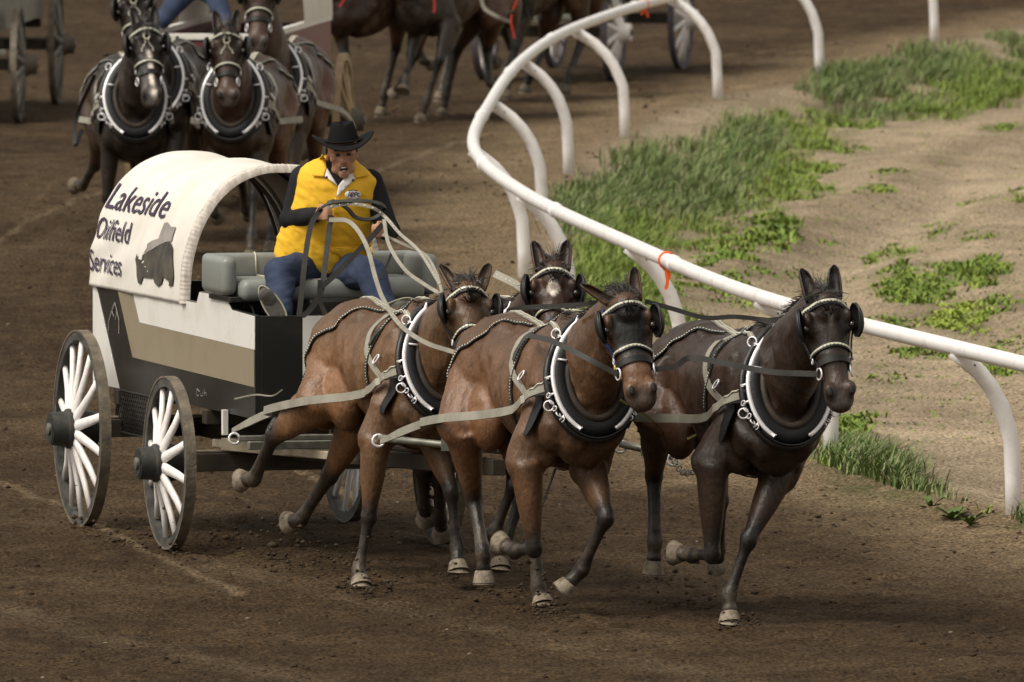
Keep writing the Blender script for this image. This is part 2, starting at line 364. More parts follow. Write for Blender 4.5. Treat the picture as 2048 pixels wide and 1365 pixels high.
def ground_tint(x, y):
    d = side(x, y)
    n1 = fbm(x, y * .6, .55, 4, 21); n2 = fbm(x, y, 2.2, 4, 31); n3 = fbm(x, y, 7, 3, 41)
    dark = np.array([.044, .0280, .0150]); mid = np.array([.074, .050, .028]); edge = np.array([.155, .112, .067]); sand = np.array([.305, .240, .163]); sand2 = np.array([.205, .160, .107])
    k = np.clip((n1 - .42) * 2.2 + (n2 - .5) * .8, 0, 1)[..., None]
    c = dark * (1 - k) + mid * k * .85 + dark * k * .15
    hl = np.sin(d * 34 + 5 * (n1 - .5)) * sm(.35, .7, fbm(d * .6, y * .05, 1.2, 2, 88)); c = c * (1 + .75 * (n3 - .5) + .10 * hl)[..., None]
    # long faint pale scrapes left by wheels round the bend
    for off, wd, st in ((2.75, .03, .35), (4.05, .025, .35), (1.3, .03, .2)):
        q = np.exp(-((d + off + .10 * np.sin(y * .21 + off)) / wd) ** 2) * sm(.38, .6, fbm(x * .5, y, .33, 2, 61 + int(off * 10))) * st
        c = c + (mid * 1.7 - c) * q[..., None]
    for ln, st in (([(-60, 945), (0, 966), (120, 1010), (230, 1072), (330, 1118), (480, 1190)], .9), ([(560, 930), (640, 965), (730, 1003)], .9), ([(740, 350), (800, 325), (900, 290), (1010, 262)], .8), ([(-40, 510), (60, 440), (150, 400), (260, 368)], .7), ([(1400, 118), (1560, 100), (1700, 80)], .6)):
        q = smooth_polyline_mask(x, y, [G(*p_) for p_ in ln], .028) * st * np.clip(.35 + n3, 0, 1); c = c + (np.array([.15, .11, .07]) - c) * q[..., None]
    for ln, st in (([(-100, 1190), (180, 1270), (520, 1345), (800, 1400)], .55), ([(420, 1130), (760, 1210), (1100, 1290), (1500, 1370)], .35), ([(-60, 560), (120, 470), (320, 400)], .3)):
        q = smooth_polyline_mask(x, y, [G(*p_) for p_ in ln], .16) * st * np.clip(n2 * 1.5, 0, 1); c = c + (np.array([.105, .076, .047]) - c) * q[..., None]
    e = sm(-1.75, -.35, d + .9 * (n1 - .5) + .5 * (n2 - .5))[..., None]
    c = c * (1 - e) + edge * e * (1 + .35 * (n3 - .5))[..., None]
    e2 = sm(-.15, .35, d)[..., None]
    s = sand * (1 - k) + sand2 * k
    c = c * (1 - e2) + s * e2 * (1 + .22 * (n2 - .5))[..., None]
    # paler path, and a darker band along the bank beside it
    pth = (smooth_polyline_mask(x - .10, y, PATH, .30) * (.6 + .8 * (n2 - .3)))[..., None] * e2 * .7; c = c * (1 - pth) + np.array([.36, .29, .20]) * pth
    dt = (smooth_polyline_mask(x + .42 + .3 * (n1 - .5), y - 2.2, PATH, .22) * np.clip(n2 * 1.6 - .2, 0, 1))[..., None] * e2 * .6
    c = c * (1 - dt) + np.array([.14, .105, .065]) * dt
    g = np.zeros_like(x)
    for gx, gy, rx, ry, st in GREENS: g = np.maximum(g, st * np.exp(-(((x - gx) / rx) ** 2 + ((y - gy) / ry) ** 2)))
    g = (np.clip(g, 0, 1) * sm(.3, .6, n2))[..., None] * .75
    return c * (1 - g) + np.array([.065, .075, .028]) * g
# pieces of ground cover: (u, v, half width, half height, blades, height m, kind)
GRASS = [(1180, 425, 62, 55, 900, .17, 't'), (1245, 480, 75, 60, 950, .16, 'l'), (1215, 560, 75, 65, 1700, .14, 'l'), (1300, 350, 62, 42, 900, .19, 't'),
 (1345, 405, 75, 38, 700, .15, 't'), (1440, 355, 75, 42, 900, .18, 't'), (1495, 292, 62, 32, 1000, .20, 't'), (1560, 330, 60, 25, 350, .1, 'l'),
 (1400, 300, 40, 18, 200, .12, 't'), (1680, 195, 55, 28, 800, .20, 't'), (1760, 205, 95, 34, 1100, .17, 't'), (1880, 140, 75, 38, 1000, .20, 't'), (1960, 175, 95, 45, 1200, .17, 'l'), (1870, 225, 90, 28, 600, .12, 'l'),
 (2030, 130, 50, 40, 500, .15, 't'), (1735, 960, 72, 42, 1500, .20, 't'), (1690, 905, 36, 30, 350, .13, 't'), (1800, 995, 50, 22, 500, .13, 't'), (2042, 1055, 26, 14, 160, .14, 't'), (1640, 935, 40, 10, 120, .08, 'l'),
 (1275, 620, 70, 50, 700, .10, 'l'), (1360, 560, 70, 35, 350, .08, 'w'), (1470, 500, 95, 26, 500, .09, 'w'), (1560, 465, 45, 20, 330, .11, 'w'), (1490, 405, 110, 28, 520, .08, 'l'), (1400, 455, 90, 24, 420, .08, 'l'),
 (1600, 385, 60, 20, 240, .08, 'w'), (1620, 292, 50, 12, 160, .07, 'w'), (1700, 245, 70, 14, 280, .08, 'w'), (1745, 382, 38, 10, 110, .07, 'w'), (1785, 347, 30, 8, 70, .06, 'w'), (1640, 340, 60, 10, 110, .06, 'w'), (1530, 440, 60, 12, 160, .07, 'w'),
 (1860, 565, 120, 34, 800, .09, 'w'), (1960, 540, 55, 20, 300, .11, 'w'), (1800, 505, 40, 10, 90, .07, 'w'), (1740, 520, 26, 6, 50, .06, 'w'), (1820, 590, 60, 18, 300, .09, 'w'), (1920, 640, 58, 30, 560, .07, 'b'), (1800, 650, 85, 14, 220, .06, 'w'),
 (1850, 708, 55, 16, 150, .07, 'w'), (1995, 745, 26, 9, 70, .08, 'w'), (1960, 398, 30, 7, 40, .05, 'w'), (1885, 460, 30, 8, 60, .06, 'w'), (1900, 1040, 52, 13, 260, .09, 'w'), (1830, 1018, 36, 14, 160, .10, 'w'), (1700, 850, 45, 22, 200, .09, 'w'),
 (1660, 495, 20, 5, 30, .05, 'w'), (1450, 620, 60, 16, 90, .06, 'w'), (1780, 760, 40, 8, 40, .05, 'w'), (2035, 400, 20, 20, 60, .06, 'w'), (1990, 610, 50, 14, 120, .07, 'w'), (1360, 640, 60, 20, 250, .08, 'l'), (1150, 700, 60, 60, 300, .1, 'l'),
 (1680, 300, 70, 9, 90, .06, 'w'), (1990, 255, 40, 10, 90, .08, 'w'), (1330, 480, 60, 20, 260, .08, 'l'), (1940, 475, 70, 10, 80, .05, 'w'), (2010, 690, 40, 10, 50, .05, 'w'), (1470, 560, 70, 14, 160, .06, 'w'), (1610, 560, 70, 9, 60, .05, 'w'), (1600, 255, 70, 26, 420, .12, 'l'), (1530, 375, 90, 20, 380, .10, 'l'), (1640, 300, 60, 14, 220, .09, 'l'), (1590, 345, 80, 16, 260, .09, 'w'), (1420, 410, 60, 26, 420, .14, 't'), (1250, 400, 60, 40, 600, .15, 't')]
for (u, v, ru, rv, nb, hh, kd) in GRASS:
    p = Gz(u, v); rx = ru * p.y / FPX; ry = abs(Gz(u, v - rv).y - p.y)
    GREENS.append((p.x, p.y, rx * .95, ry * .95, min(1.0, nb / (ru * rv) * 4)))
def nonuni(segs):
    o = []
    for a, b, s in segs: o += list(np.arange(a, b, s))
    return np.array(o + [segs[-1][1]])
xs = nonuni([(-900, -60, 140), (-60, -9, 6), (-9, -6.4, .3), (-6.4, 6.6, .036), (6.6, 9, .3), (9, 60, 6), (60, 900, 140)])
ys = nonuni([(-300, 0, 100), (0, 72, 6), (72, 79, .5), (79, 103, .06), (103, 138, .1), (138, 188, .17), (188, 260, 4), (260, 2460, 200)])
X, Y = np.meshgrid(xs, ys); Z = height(X, Y)
far = (np.abs(X) > 12) | (Y > 200) | (Y < 60); Z[far] = 0
V = np.stack([X, Y, Z], -1).reshape(-1, 3); nx, ny = len(xs), len(ys)
idx = np.arange(nx * ny).reshape(ny, nx)
F = np.stack([idx[:-1, :-1], idx[:-1, 1:], idx[1:, 1:], idx[1:, :-1]], -1).reshape(-1, 4)
me = bpy.data.meshes.new('ground'); me.vertices.add(len(V)); me.vertices.foreach_set('co', V.ravel().astype(np.float32))
me.loops.add(F.size); me.loops.foreach_set('vertex_index', F.ravel().astype(np.int32)); me.polygons.add(len(F)); me.polygons.foreach_set('loop_start', np.arange(0, F.size, 4, dtype=np.int32)); me.polygons.foreach_set('loop_total', np.full(len(F), 4, np.int32))
me.update(); me.validate()
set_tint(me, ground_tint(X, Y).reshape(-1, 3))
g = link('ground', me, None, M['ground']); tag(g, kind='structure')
# loose clods and pebbles
def scatter(name, n, szf, mats, label, region, seed, thr=None):
    r = np.random.default_rng(seed); mb = MB()
    ph = (1 + 5 ** .5) / 2
    ico = np.array([(-1, ph, 0), (1, ph, 0), (-1, -ph, 0), (1, -ph, 0), (0, -1, ph), (0, 1, ph), (0, -1, -ph), (0, 1, -ph), (ph, 0, -1), (ph, 0, 1), (-ph, 0, -1), (-ph, 0, 1)]) / 1.9
    fc = np.array([(0, 11, 5), (0, 5, 1), (0, 1, 7), (0, 7, 10), (0, 10, 11), (1, 5, 9), (5, 11, 4), (11, 10, 2), (10, 7, 6), (7, 1, 8), (3, 9, 4), (3, 4, 2), (3, 2, 6), (3, 6, 8), (3, 8, 9), (4, 9, 5), (2, 4, 11), (6, 2, 10), (8, 6, 7), (9, 8, 1)])
    u = r.uniform(region[0], region[1], n); v = r.uniform(region[2], region[3], n)
    cx = (u - 1024) / FPX; cy = (682.5 - v) / FPX; dy = CP + cy * SP; dz = -SP + cy * CP; t = -CAMH / dz
    x = cx * t; y = dy * t; keep = (thr(side(x, y)) if thr else np.ones(n, bool)) & (fbm(x, y * .5, .8, 2, 301) > r.uniform(.30, .62, n)); x, y = x[keep], y[keep]; n = len(x)
    z = height(x, y); s = szf(r, n)
    vs = ico[None] * s[:, None, None] * r.uniform(.6, 1.35, (n, 12, 3)) * np.array([1.15, 1.0, .7])
    vs = vs + np.stack([x, y, z + s * .15], -1)[:, None]
    fs = fc[None] + (np.arange(n) * 12)[:, None, None]
    me = bpy.data.meshes.new(name); me.from_pydata(vs.reshape(-1, 3).tolist(), [], fs.reshape(-1, 3).tolist()); me.update()
    o = link(name, me, None, mats); tag(o, label, kind='stuff'); return o
scatter('dirt_clods', 15000, lambda r, n: .004 + .017 * r.random(n) ** 6, M['clod'], 'small dark soil clods churned up on the track', (-60, 2110, 0, 1400), 5, lambda d: d < .2)
scatter('pale_pebbles', 450, lambda r, n: .005 + .012 * r.random(n) ** 4, M['stone'], 'small pale pebbles scattered over track edge and infield', (-60, 2110, 0, 1400), 6)
# grass
pal = {'t': [(.10, .155, .04), (.14, .20, .055), (.20, .25, .09), (.085, .13, .04), (.28, .28, .15)], 'l': [(.15, .225, .035), (.19, .26, .04), (.12, .18, .035), (.24, .27, .08)],
       'w': [(.15, .22, .03), (.11, .175, .028), (.20, .26, .04)], 'b': [(.28, .35, .055), (.24, .31, .045)]}
def px_ground(u, v):
    cx = (u - 1024) / FPX; cy = (682.5 - v) / FPX; dy = CP + cy * SP; dz = -SP + cy * CP; z = np.zeros_like(u)
    for _ in range(4): t = (z - CAMH) / dz; z = height(cx * t, dy * t)
    return cx * t, dy * t
rr = random.Random(3); rg = np.random.default_rng(4)
for kinds, nm, lb in ((('t',), 'tall_grass', 'tall arching green grass growing along the feet of the white rail posts'), (('l', 'w', 'b'), 'low_weeds', 'low bright green weeds and grass spread over the sandy infield')):
    VV, CC = [], []
    def blades(x, y, h, wd, lean, az, col):
        k = side(x, y) > -.12; x, y, h, wd, lean, az, col = x[k], y[k], h[k], wd[k], lean[k], az[k], col[k]
        z = height(x, y) - .01; c, s = np.cos(az), np.sin(az); out = []
        for f, zz, ww in ((0, 0, 1), (.3, h * .55, .8), (1, h * (1 - .25 * np.minimum(1, lean / h)), .08)):
            for sg in (-1, 1): out.append(np.stack([x + c * lean * f - sg * s * wd * ww, y + s * lean * f + sg * c * wd * ww, z + zz], -1))
        VV.append(np.stack(out, 1)); CC.append(np.repeat(col[:, None], 6, 1))
    for (u, v, ru, rv, nb, hh, kd) in GRASS:
        if kd not in kinds: continue
        nt_ = max(5, int(nb * (.06 if kd in 'tl' else .09))); a = rg.uniform(0, 6.283, nt_); q = rg.random(nt_) ** .5 * rg.uniform(.75, 1.25, nt_)
        tx, ty = px_ground(u + ru * q * np.cos(a), v + rv * q * np.sin(a)); ts = rg.uniform(.55, 1.2, nt_)
        n = int(nb * (3.2 if kd in 'tl' else 2.4)); j = rg.integers(0, nt_, n); rad = .10 if kd == 't' else (.09 if kd == 'l' else .055)
        x = tx[j] + rg.normal(0, rad * .8, n); y = ty[j] + rg.normal(0, rad * 2, n); h = hh * ts[j] * rg.uniform(.5, 1.15, n)
        col = np.array(pal[kd])[rg.integers(0, len(pal[kd]), n)] * rg.uniform(.75, 1.25, n)[:, None]
        if kd in 'tl': blades(x, y, h, rg.uniform(.003, .0065, n), h * rg.uniform(.25, 1.3, n), rg.normal(-.3, 1.2, n), col)
        else: blades(x, y, h * .8, rg.uniform(.007, .014, n), h * rg.uniform(.4, 1.2, n), rg.uniform(0, 6.28, n), col)
    if kinds[0] == 'l':
        n = 1100; tx, ty = px_ground(rg.uniform(1250, 2048, n), rg.uniform(120, 900, n)); k = side(tx, ty) > .1; tx, ty = np.repeat(tx[k], 4), np.repeat(ty[k], 4); n = len(tx)
        blades(tx + rg.normal(0, .02, n), ty + rg.normal(0, .03, n), np.full(n, .03), np.full(n, .006), np.full(n, .03), rg.uniform(0, 6.28, n), np.array(pal['w'])[rg.integers(0, 3, n)])
    VV = np.concatenate(VV); CC = np.concatenate(CC); n = len(VV); base = (np.arange(n) * 6)[:, None, None]
    FF = (np.array([(0, 1, 3, 2), (2, 3, 5, 4)])[None] + base).reshape(-1, 4)
    me = bpy.data.meshes.new(nm); me.from_pydata(VV.reshape(-1, 3).tolist(), [], FF.tolist()); me.update(); set_tint(me, CC.reshape(-1, 3)); o = link(nm, me, None, M['grass']); tag(o, lb, kind='stuff')
# broad leaved weeds, each plant a thing
def weed(u, v, n, r, label):
    p = Gz(u, v); o = empty('broadleaf_weed', p); tag(o, label, 'weed', 'leafy weeds along the track edge')
    for k in range(n):
        a = rr.uniform(0, 6.28); L = r * rr.uniform(.7, 1.2); h = rr.uniform(.3, .8) * L; wd = L * .22
        d = Vector((math.cos(a), math.sin(a), 0)); s = Vector((-d.y, d.x, 0)) * wd
        mb = MB(); q = [Vector((0, 0, 0)), d * L * .4 + Vector((0, 0, h * .7)), d * L * .8 + Vector((0, 0, h)), d * L * 1.05 + Vector((0, 0, h * .75))]
        vs = [q[0] - s * .15, q[0] + s * .15, q[1] - s, q[1] + Vector((0, 0, -.008)), q[1] + s, q[2] - s * .8, q[2] + Vector((0, 0, -.008)), q[2] + s * .8, q[3]]
        mb.add(vs, [(0, 3, 2), (0, 1, 3), (1, 4, 3), (2, 3, 6, 5), (3, 4, 7, 6), (5, 6, 8), (6, 7, 8)])
        l = mb.build('leaf', M['leafg'], o)
M['leafg'] = mat('broad_leaf', (.10, .15, .03), .5, (.07, .115, .025), 14)
for u, v, n, r, lb in ((1905, 1040, 11, .10, 'broad leafed green weed at the tail of the grass clump beside the track'), (1940, 1052, 9, .09, 'rightmost small leafy weed on the bare track edge'),
    (1862, 1020, 9, .10, 'leafy weed touching the right end of the tall near grass clump'), (1562, 468, 16, .11, 'bushy bright weed in the middle of the sandy infield slope')): weed(u, v, n, r, lb)
# ================================================================ RAIL
rail = empty('track_rail', (rail_tops[5].x, rail_tops[5].y, 0)); tag(rail, 'long white curved running rail on bent posts along the infield', 'rail')
R0 = rail.location.copy()
pts = [Vector(p) - R0 for p in rail_line]
mb = MB(); mb.tube([p for p in pts], .046, 14); mb.build('top_rail', M['rail'], rail)
for i, t in enumerate(rail_tops):
    if i == 0: continue
    k = i * 14; tg = Vector(rail_line[min(k + 1, len(rail_line) - 1)] - rail_line[max(k - 1, 0)]).normalized(); nrm = Vector((tg.y, -tg.x, 0))
    if nrm.x < 0: nrm = -nrm
    b = Vector((t.x, t.y, 0)) - R0
    prof = [(-.02, .985), (.06, .92), (.13, .86), (.20, .77), (.255, .67), (.295, .55), (.315, .42), (.325, .2), (.33, -.08)]
    gz = float(height(t.x + nrm.x * .33, t.y + nrm.y * .33))
    mb = MB(); ws_ = {4: 1.30, 7: 1.12, 8: 1.2, 9: 1.15, 10: 1.35, 11: 1.3}.get(i, 1.0); mb.tube([b + nrm * (a * ws_) + Vector((0, 0, z + (gz if z < .5 else 0))) for a, z in prof], .047, 14); mb.build('post', M['rail'], rail)
    if True:
        c = Vector(rail_line[max(k - 5, 0)]) - R0; mb = MB(); mb.tube([c - tg * .07, c - tg * .065, c + tg * .065, c + tg * .07], .0535, 14); mb.build('coupling', M['rail'], rail)
        mb = MB(); mb.ball(b + nrm * .10 + Vector((0, -.045, .905)), .008, n=6); mb.build('bolt', M['steel'], rail)
def ribbonknot(u, v, z, label, tails):
    p = G(u, v, z); p.x = float(rail_x(p.y)) - .33; o = empty('orange_ribbon', p); tag(o, label, 'ribbon', 'orange marker ribbons tied on the rail')
    mb = MB(); mb.ring((0, 0, .0), (.25, -.97, 0), .051, .008, 14, 4, sx=1); mb.build('knot_loop', M['orange'], o)
    for dx, L in tails:
        mb = MB(); q = vspline([(0.0, -.055, -.02), (dx * .4, -.06, -.02 - L * .35), (dx * .7 + .01, -.062, -.02 - L * .7), (dx, -.06, -.02 - L)], 4)
        mb.ribbon(q, Vector((0, -1, 0)), .022, .002); mb.build('tail', M['orange'], o)
ribbonknot(1356, 521, 1.0, 'orange ribbon hanging from the near stretch of the rail', ((-.008, .16), (.006, .10)))
ribbonknot(1304, 9, 1.0, 'orange ribbon fluttering from the far top of the rail', ((-.02, .07), (.04, .10)))
# ================================================================ HORSES
COATS = {'bay': (.126, .066, .031), 'bay2': (.108, .055, .027), 'dark': (.033, .0185, .0115), 'brown': (.070, .031, .017), 'seal': (.050, .026, .016), 'black': (.026, .0175, .013)}
def horse(label, O, hd, coat='bay', k=1.0, lean=0.0, bend=0.0, head=None, legs=None, voxel=.0135, rig=None, mark=None, hair='up', group=None, harness=True, hoofmat='hoof', neckcurve=.0, bluehalter=False, faceturn=0.0, reinless=False, ear=(.12, .12)):
    """O ground point under the withers, hd heading; joints are real points in the world"""
    hd = Vector((hd[0], hd[1], 0)).normalized(); rz = math.atan2(hd.y, hd.x)
    root = empty('horse', (O[0], O[1], 0), rz); tag(root, label, 'horse', group)
    Ri = Matrix.Rotation(-rz, 3, 'Z'); Ov = Vector((O[0], O[1], 0))
    loc = lambda p: Ri @ (Vector(p) - Ov)
    def A(f, l, z):                                   # anatomy -> local point, with lean into the bend
        return Vector((f * k, l * k + lean * z * k + bend * max(f + .2, 0) ** 2, z * k))
    ident = {}
    b = MB()
    # trunk
    T = [(-1.37, 1.22, .10, .08), (-1.30, 1.22, .19, .17), (-1.15, 1.24, .26, .225), (-.95, 1.265, .28, .25), (-.72, 1.255, .255, .245), (-.45, 1.185, .305, .265), (-.18, 1.145, .375, .275), (.04, 1.15, .39, .235), (.17, 1.12, .35, .235), (.28, 1.045, .265, .215), (.37, 1.0, .18, .16), (.41, .99, .09, .08)]
    S = spline(T, 4)
    b.loft([A(x[0], 0, x[1]) for x in S], [x[3] * k for x in S], [x[2] * k for x in S], (0, 1, 0), 28)
    def ell(f, l, z, rf, rl, rz_, pitch=0.0, yaw=0.0):
        rot = Matrix.Rotation(yaw, 3, 'Z') @ Matrix.Rotation(pitch, 3, 'Y')
        b.ball(A(f, l, z), k, rf, rl, rz_, 16, 0, rot)
    for s in (-1, 1):
        ell(.10, s * .165, 1.20, .12, .08, .28, -.35)          # shoulder blade
        ell(.19, s * .165, 1.01, .17, .085, .13, .5)            # upper arm
        ell(.05, s * .180, .97, .12, .085, .15, .2)
        ell(.14, s * .150, .90, .08, .065, .12, .1)             # triceps
        ell(.345, s * .082, .975, .085, .092, .13, .1)           # breast
        ell(-1.02, s * .145, 1.22, .24, .15, .25, .3)           # croup / haunch
        ell(-1.17, s * .14, 1.04, .15, .125, .26, .25)          # buttock
        ell(-.78, s * .175, 1.00, .15, .10, .20, -.5)           # thigh to stifle
        ell(-.72, s * .11, 1.41, .16, .09, .10)
    ell(.02, 0, 1.50, .26, .07, .09, .08); ell(.27, 0, .93, .13, .16, .15, .1)
    # head and neck
    if head is None: P0, N0, fc = A(.80, 0, 1.72), A(1.12, 0, 1.28), Vector((1, 0, .6))
    else:
        P0, N0 = loc(head[0]), loc(head[1]); fc = Ri @ Vector(head[2])
    ax = (N0 - P0).normalized(); Lh = (N0 - P0).length
    fn = (fc - ax * fc.dot(ax)).normalized(); hs_ = ax.cross(fn).normalized()      # head side vector
    if hs_.dot(Vector((0, 1, 0))) < 0: hs_ = -hs_
    H = lambda s, l, n: P0 + ax * (s * Lh) + hs_ * (l * k) + fn * (n * k)
    HS = [(-.05, .08, .06), (0, .135, .088), (.10, .195, .116), (.22, .245, .134), (.33, .255, .128), (.45, .225, .106), (.58, .180, .085), (.70, .160, .077), (.82, .158, .082), (.92, .145, .080), (.985, .10, .060), (1.01, .05, .035)]
    S = spline(HS, 4)
    b.loft([H(x[0], 0, -x[1] / 2 - .004 * math.sin(x[0] * 3.1) * 4) for x in S], [x[2] * k for x in S], [x[1] / 2 * k for x in S], hs_, 20)
    hb = lambda s, l, n, r, sx=1, sy=1, sz=1: b.ball(H(s, l, n), r * k, sx, sy, sz, 12, 0, Matrix((ax, hs_, fn)).transposed())
    for s in (-1, 1):
        hb(.20, s * .108, -.030, .030, 1.5, .8, .9)              # brow bone
        hb(.30, s * .112, -.052, .026, 1.1, .7, .8)
        hb(.34, s * .062, -.145, .070, 1.5, .55, 1.0)            # cheek
        hb(.865, s * .056, -.028, .036, 1.3, .9, 1)              # nostril rim
        hb(.50, s * .058, -.055, .018, 3.5, .6, .8)              # facial crest
    hb(.93, 0, -.118, .034, 1.0, 1.1, .9); hb(.97, 0, -.06, .04, .8, 1.05, 1.1)
    nk = [A(.02, 0, 1.24), A(.20, 0, 1.27), A(.42, 0, 1.40)]
    mid = A(.42, 0, 1.40).lerp(H(.06, 0, -.12), .5) + Vector((0, 0, neckcurve)); 
    nk2 = [nk[0], nk[1], A(.30, 0, 1.33).lerp(H(.06, 0, -.12), .25), A(.30, 0, 1.33).lerp(H(.06, 0, -.12), .58) + Vector((0, 0, neckcurve)), H(.10, 0, -.11), H(.16, 0, -.10)]
    Pn = vspline(nk2, 6); Rn = spline([(.16, .29), (.16, .265), (.140, .230), (.115, .185), (.098, .145), (.07, .09)], 6)
    b.loft(Pn, list(Rn[:, 0] * k), list(Rn[:, 1] * k), [Vector((0, 1, 0)).lerp(hs_, i / (len(Pn) - 1)) for i in range(len(Pn))], 22)
    # legs
    FR = [.104, .082, .052, .053, .034, .032, .047, .036, .044]
    HR = [.125, .090, .060, .057, .041, .038, .048, .037, .044]
    if legs is None: legs = {}
    leg_paths = []; feet = []
    gen = {'rf': [(.14, -.16, .90), (.44, -.15, .68), (.30, -.15, .40), (.14, -.15, .36)], 'lf': [(.12, .16, .90), (.30, .15, .52), (.42, .15, .22), (.50, .15, .04)],
           'rh': [(-.85, -.18, 1.0), (-1.22, -.16, .66), (-1.45, -.15, .34), (-1.60, -.15, .30)], 'lh': [(-.82, .18, 1.0), (-.95, .16, .55), (-.72, .15, .24), (-.62, .15, .04)]}
    for key in ('rf', 'lf', 'rh', 'lh'):
        J = legs.get(key)
        if J is None: J = [A(*p) for p in gen[key]]
        else: J = [loc(p) if isinstance(p, Vector) else A(*p) for p in J]
        front = key[1] == 'f'
        e, kn, ft, hf = J
        dirh = (hf - ft).normalized(); cor = ft.lerp(hf, .48); R = FR if front else HR
        if front:
            path = [e, e.lerp(kn, .45), kn - (kn - e).normalized() * .06, kn, kn.lerp(ft, .22), kn.lerp(ft, .72), ft, ft.lerp(hf, .3), cor]
            up = [A(.10, (-1 if key[0] == 'r' else 1) * .165, 1.06), e]
        else:
            path = [e, e.lerp(kn, .5), kn - (kn - e).normalized() * .06, kn, kn.lerp(ft, .2), kn.lerp(ft, .75), ft, ft.lerp(hf, .3), cor]
            up = [A(-1.0, (-1 if key[0] == 'r' else 1) * .14, 1.16), e]
        sidev = Vector((.15, 1, 0)); R = [x * k for x in R]
        b.capsule(up[0], up[1], (.13 if front else .19) * k, R[0] * 1.1, 14, sidev, .75)
        nP = spline([list(p) + [r] for p, r in zip(path, R)], 4)
        b.loft([Vector(x[:3]) for x in nP], [x[3] * (.86 if q < len(nP) * .4 else .95) for q, x in enumerate(nP)], [x[3] * (1.2 if q < len(nP) * .3 else 1.12) for q, x in enumerate(nP)], sidev, 14)
        b.ball(kn, R[3] * 1.06, .95, .9, 1.1, 12); b.ball(ft, R[6] * 1.03, 1, .95, 1, 12); b.ball(cor, R[8] * 1.02, 1, 1, .8, 12)
        if not front:                                            # point of the hock
            back = (kn - ft).normalized() * .6 + (kn - e).normalized() * .35
            b.capsule(kn, kn + back * .07 * k, .035 * k, .02 * k, 10)
        leg_paths.append((kn, ft, hf, e)); feet.append((ft, cor, hf, front))
    me = remesh(b, 'body', voxel, 5, .5)
    c = coords(me); nr = np.empty(len(me.vertices) * 3, np.float32); me.vertex_normals.foreach_get('vector', nr); nr = nr.reshape(-1, 3)
    trunk = sm(.72, .95, c[:, 2] / k)[:, None] * sm(1.75, 1.45, c[:, 2] / k)[:, None]
    sx_ = np.sign(c[:, 1]) * 3.3 + O[0]; n1_ = 1 - 2 * np.abs(fbm(c[:, 0] * 1.3 + c[:, 2] * .5 + sx_, c[:, 2] * .75 - c[:, 0] * .35, 5.2, 2, 201) - .5); n2_ = fbm(c[:, 0] + sx_, c[:, 2] * .8, 13, 3, 202) - .5
    ribs = np.sin(c[:, 0] * 62 + c[:, 2] * 14) * sm(-.78, -.6, c[:, 0] / k) * sm(-.12, -.25, c[:, 0] / k) * sm(.85, 1.0, c[:, 2] / k) * sm(1.4, 1.25, c[:, 2] / k)
    c = c + nr * ((((n1_ - .78) * .034 + n2_ * .012) * .9 + ribs * .0022)[:, None] * trunk); me.vertices.foreach_set('co', c.ravel().astype(np.float32)); me.update()
    # colours: dark points on the legs, dark muzzle, paler flank folds
    c = coords(me); base = np.array(COATS[coat]); tint = np.tile(base, (len(c), 1))
    nn = fbm(c[:, 0] * 1.0 + c[:, 1], c[:, 2] - c[:, 1] * .6, 5, 4, 91)[:, None]
    tint = tint * (.80 + .4 * nn)
    bel = (sm(-.25, -.55, c[:, 0] / k) * sm(1.42, 1.15, c[:, 2] / k) * sm(-1.5, -1.1, c[:, 0] / k))[:, None]; tint = tint * (1 + (.9 if coat in ('dark', 'seal', 'black') else .28) * bel * np.array([1.15, .85, .7]))
    chd = (sm(.05, .36, c[:, 0] / k) * sm(1.2, 1.0, c[:, 2] / k) * sm(.62, .8, c[:, 2] / k))[:, None]; tint = tint * (1 - .35 * chd)  # shade on the breast painted into the coat tint
    topd = sm(1.30, 1.52, c[:, 2] / k)[:, None]; tint = tint * (1 - .30 * topd)
    dk = np.array([.013, .0115, .0105])
    def segd(p, a, bb):
        a = np.array(a); bb = np.array(bb); t = np.clip(((p - a) @ (bb - a)) / max(((bb - a) ** 2).sum(), 1e-6), 0, 1); return np.linalg.norm(p - (a + t[:, None] * (bb - a)), axis=1), t
    for kn, ft, hf, e in leg_paths:
        d, t = segd(c, kn, ft); m1 = sm(.095, .06, d); d2, t2 = segd(c, ft, hf); m2 = sm(.10, .07, d2); d3, t3 = segd(c, e, kn); m3 = sm(.10, .07, d3) * sm(.62, .98, t3)
        m = np.maximum(np.maximum(m1, m2), m3)[:, None] * .93; tint = tint * (1 - m) + dk * m
        dust = (np.maximum(m2, m1 * sm(.1, 1, t)) * sm(.40, .60, fbm(c[:, 0] * 9, c[:, 2] * 9, 2.2, 3, 71)))[:, None] * .6; tint = tint * (1 - dust) + np.array([.085, .065, .045]) * dust
    h0 = np.array(P0); rel = c - h0; s_ = rel @ np.array(ax) / Lh; l_ = rel @ np.array(hs_) / k; n_ = rel @ np.array(fn) / k
    near = (np.abs(l_) < .16) & (n_ > -.34) & (n_ < .1) & (s_ > .05)
    mz = (sm(.78, .97, s_) * near)[:, None] * .8; tint = tint * (1 - mz) + np.array([.046, .036, .030]) * mz
    tan = (sm(.50, .66, s_) * sm(.92, .78, s_) * near)[:, None] * .45; tint = tint * (1 + tan * np.array([.9, .8, .8]))
    ey = np.exp(-(((s_ - .29) * Lh / .05) ** 2 + ((np.abs(l_) - .09) / .035) ** 2)) * near; tint = tint * (1 - .5 * ey[:, None])
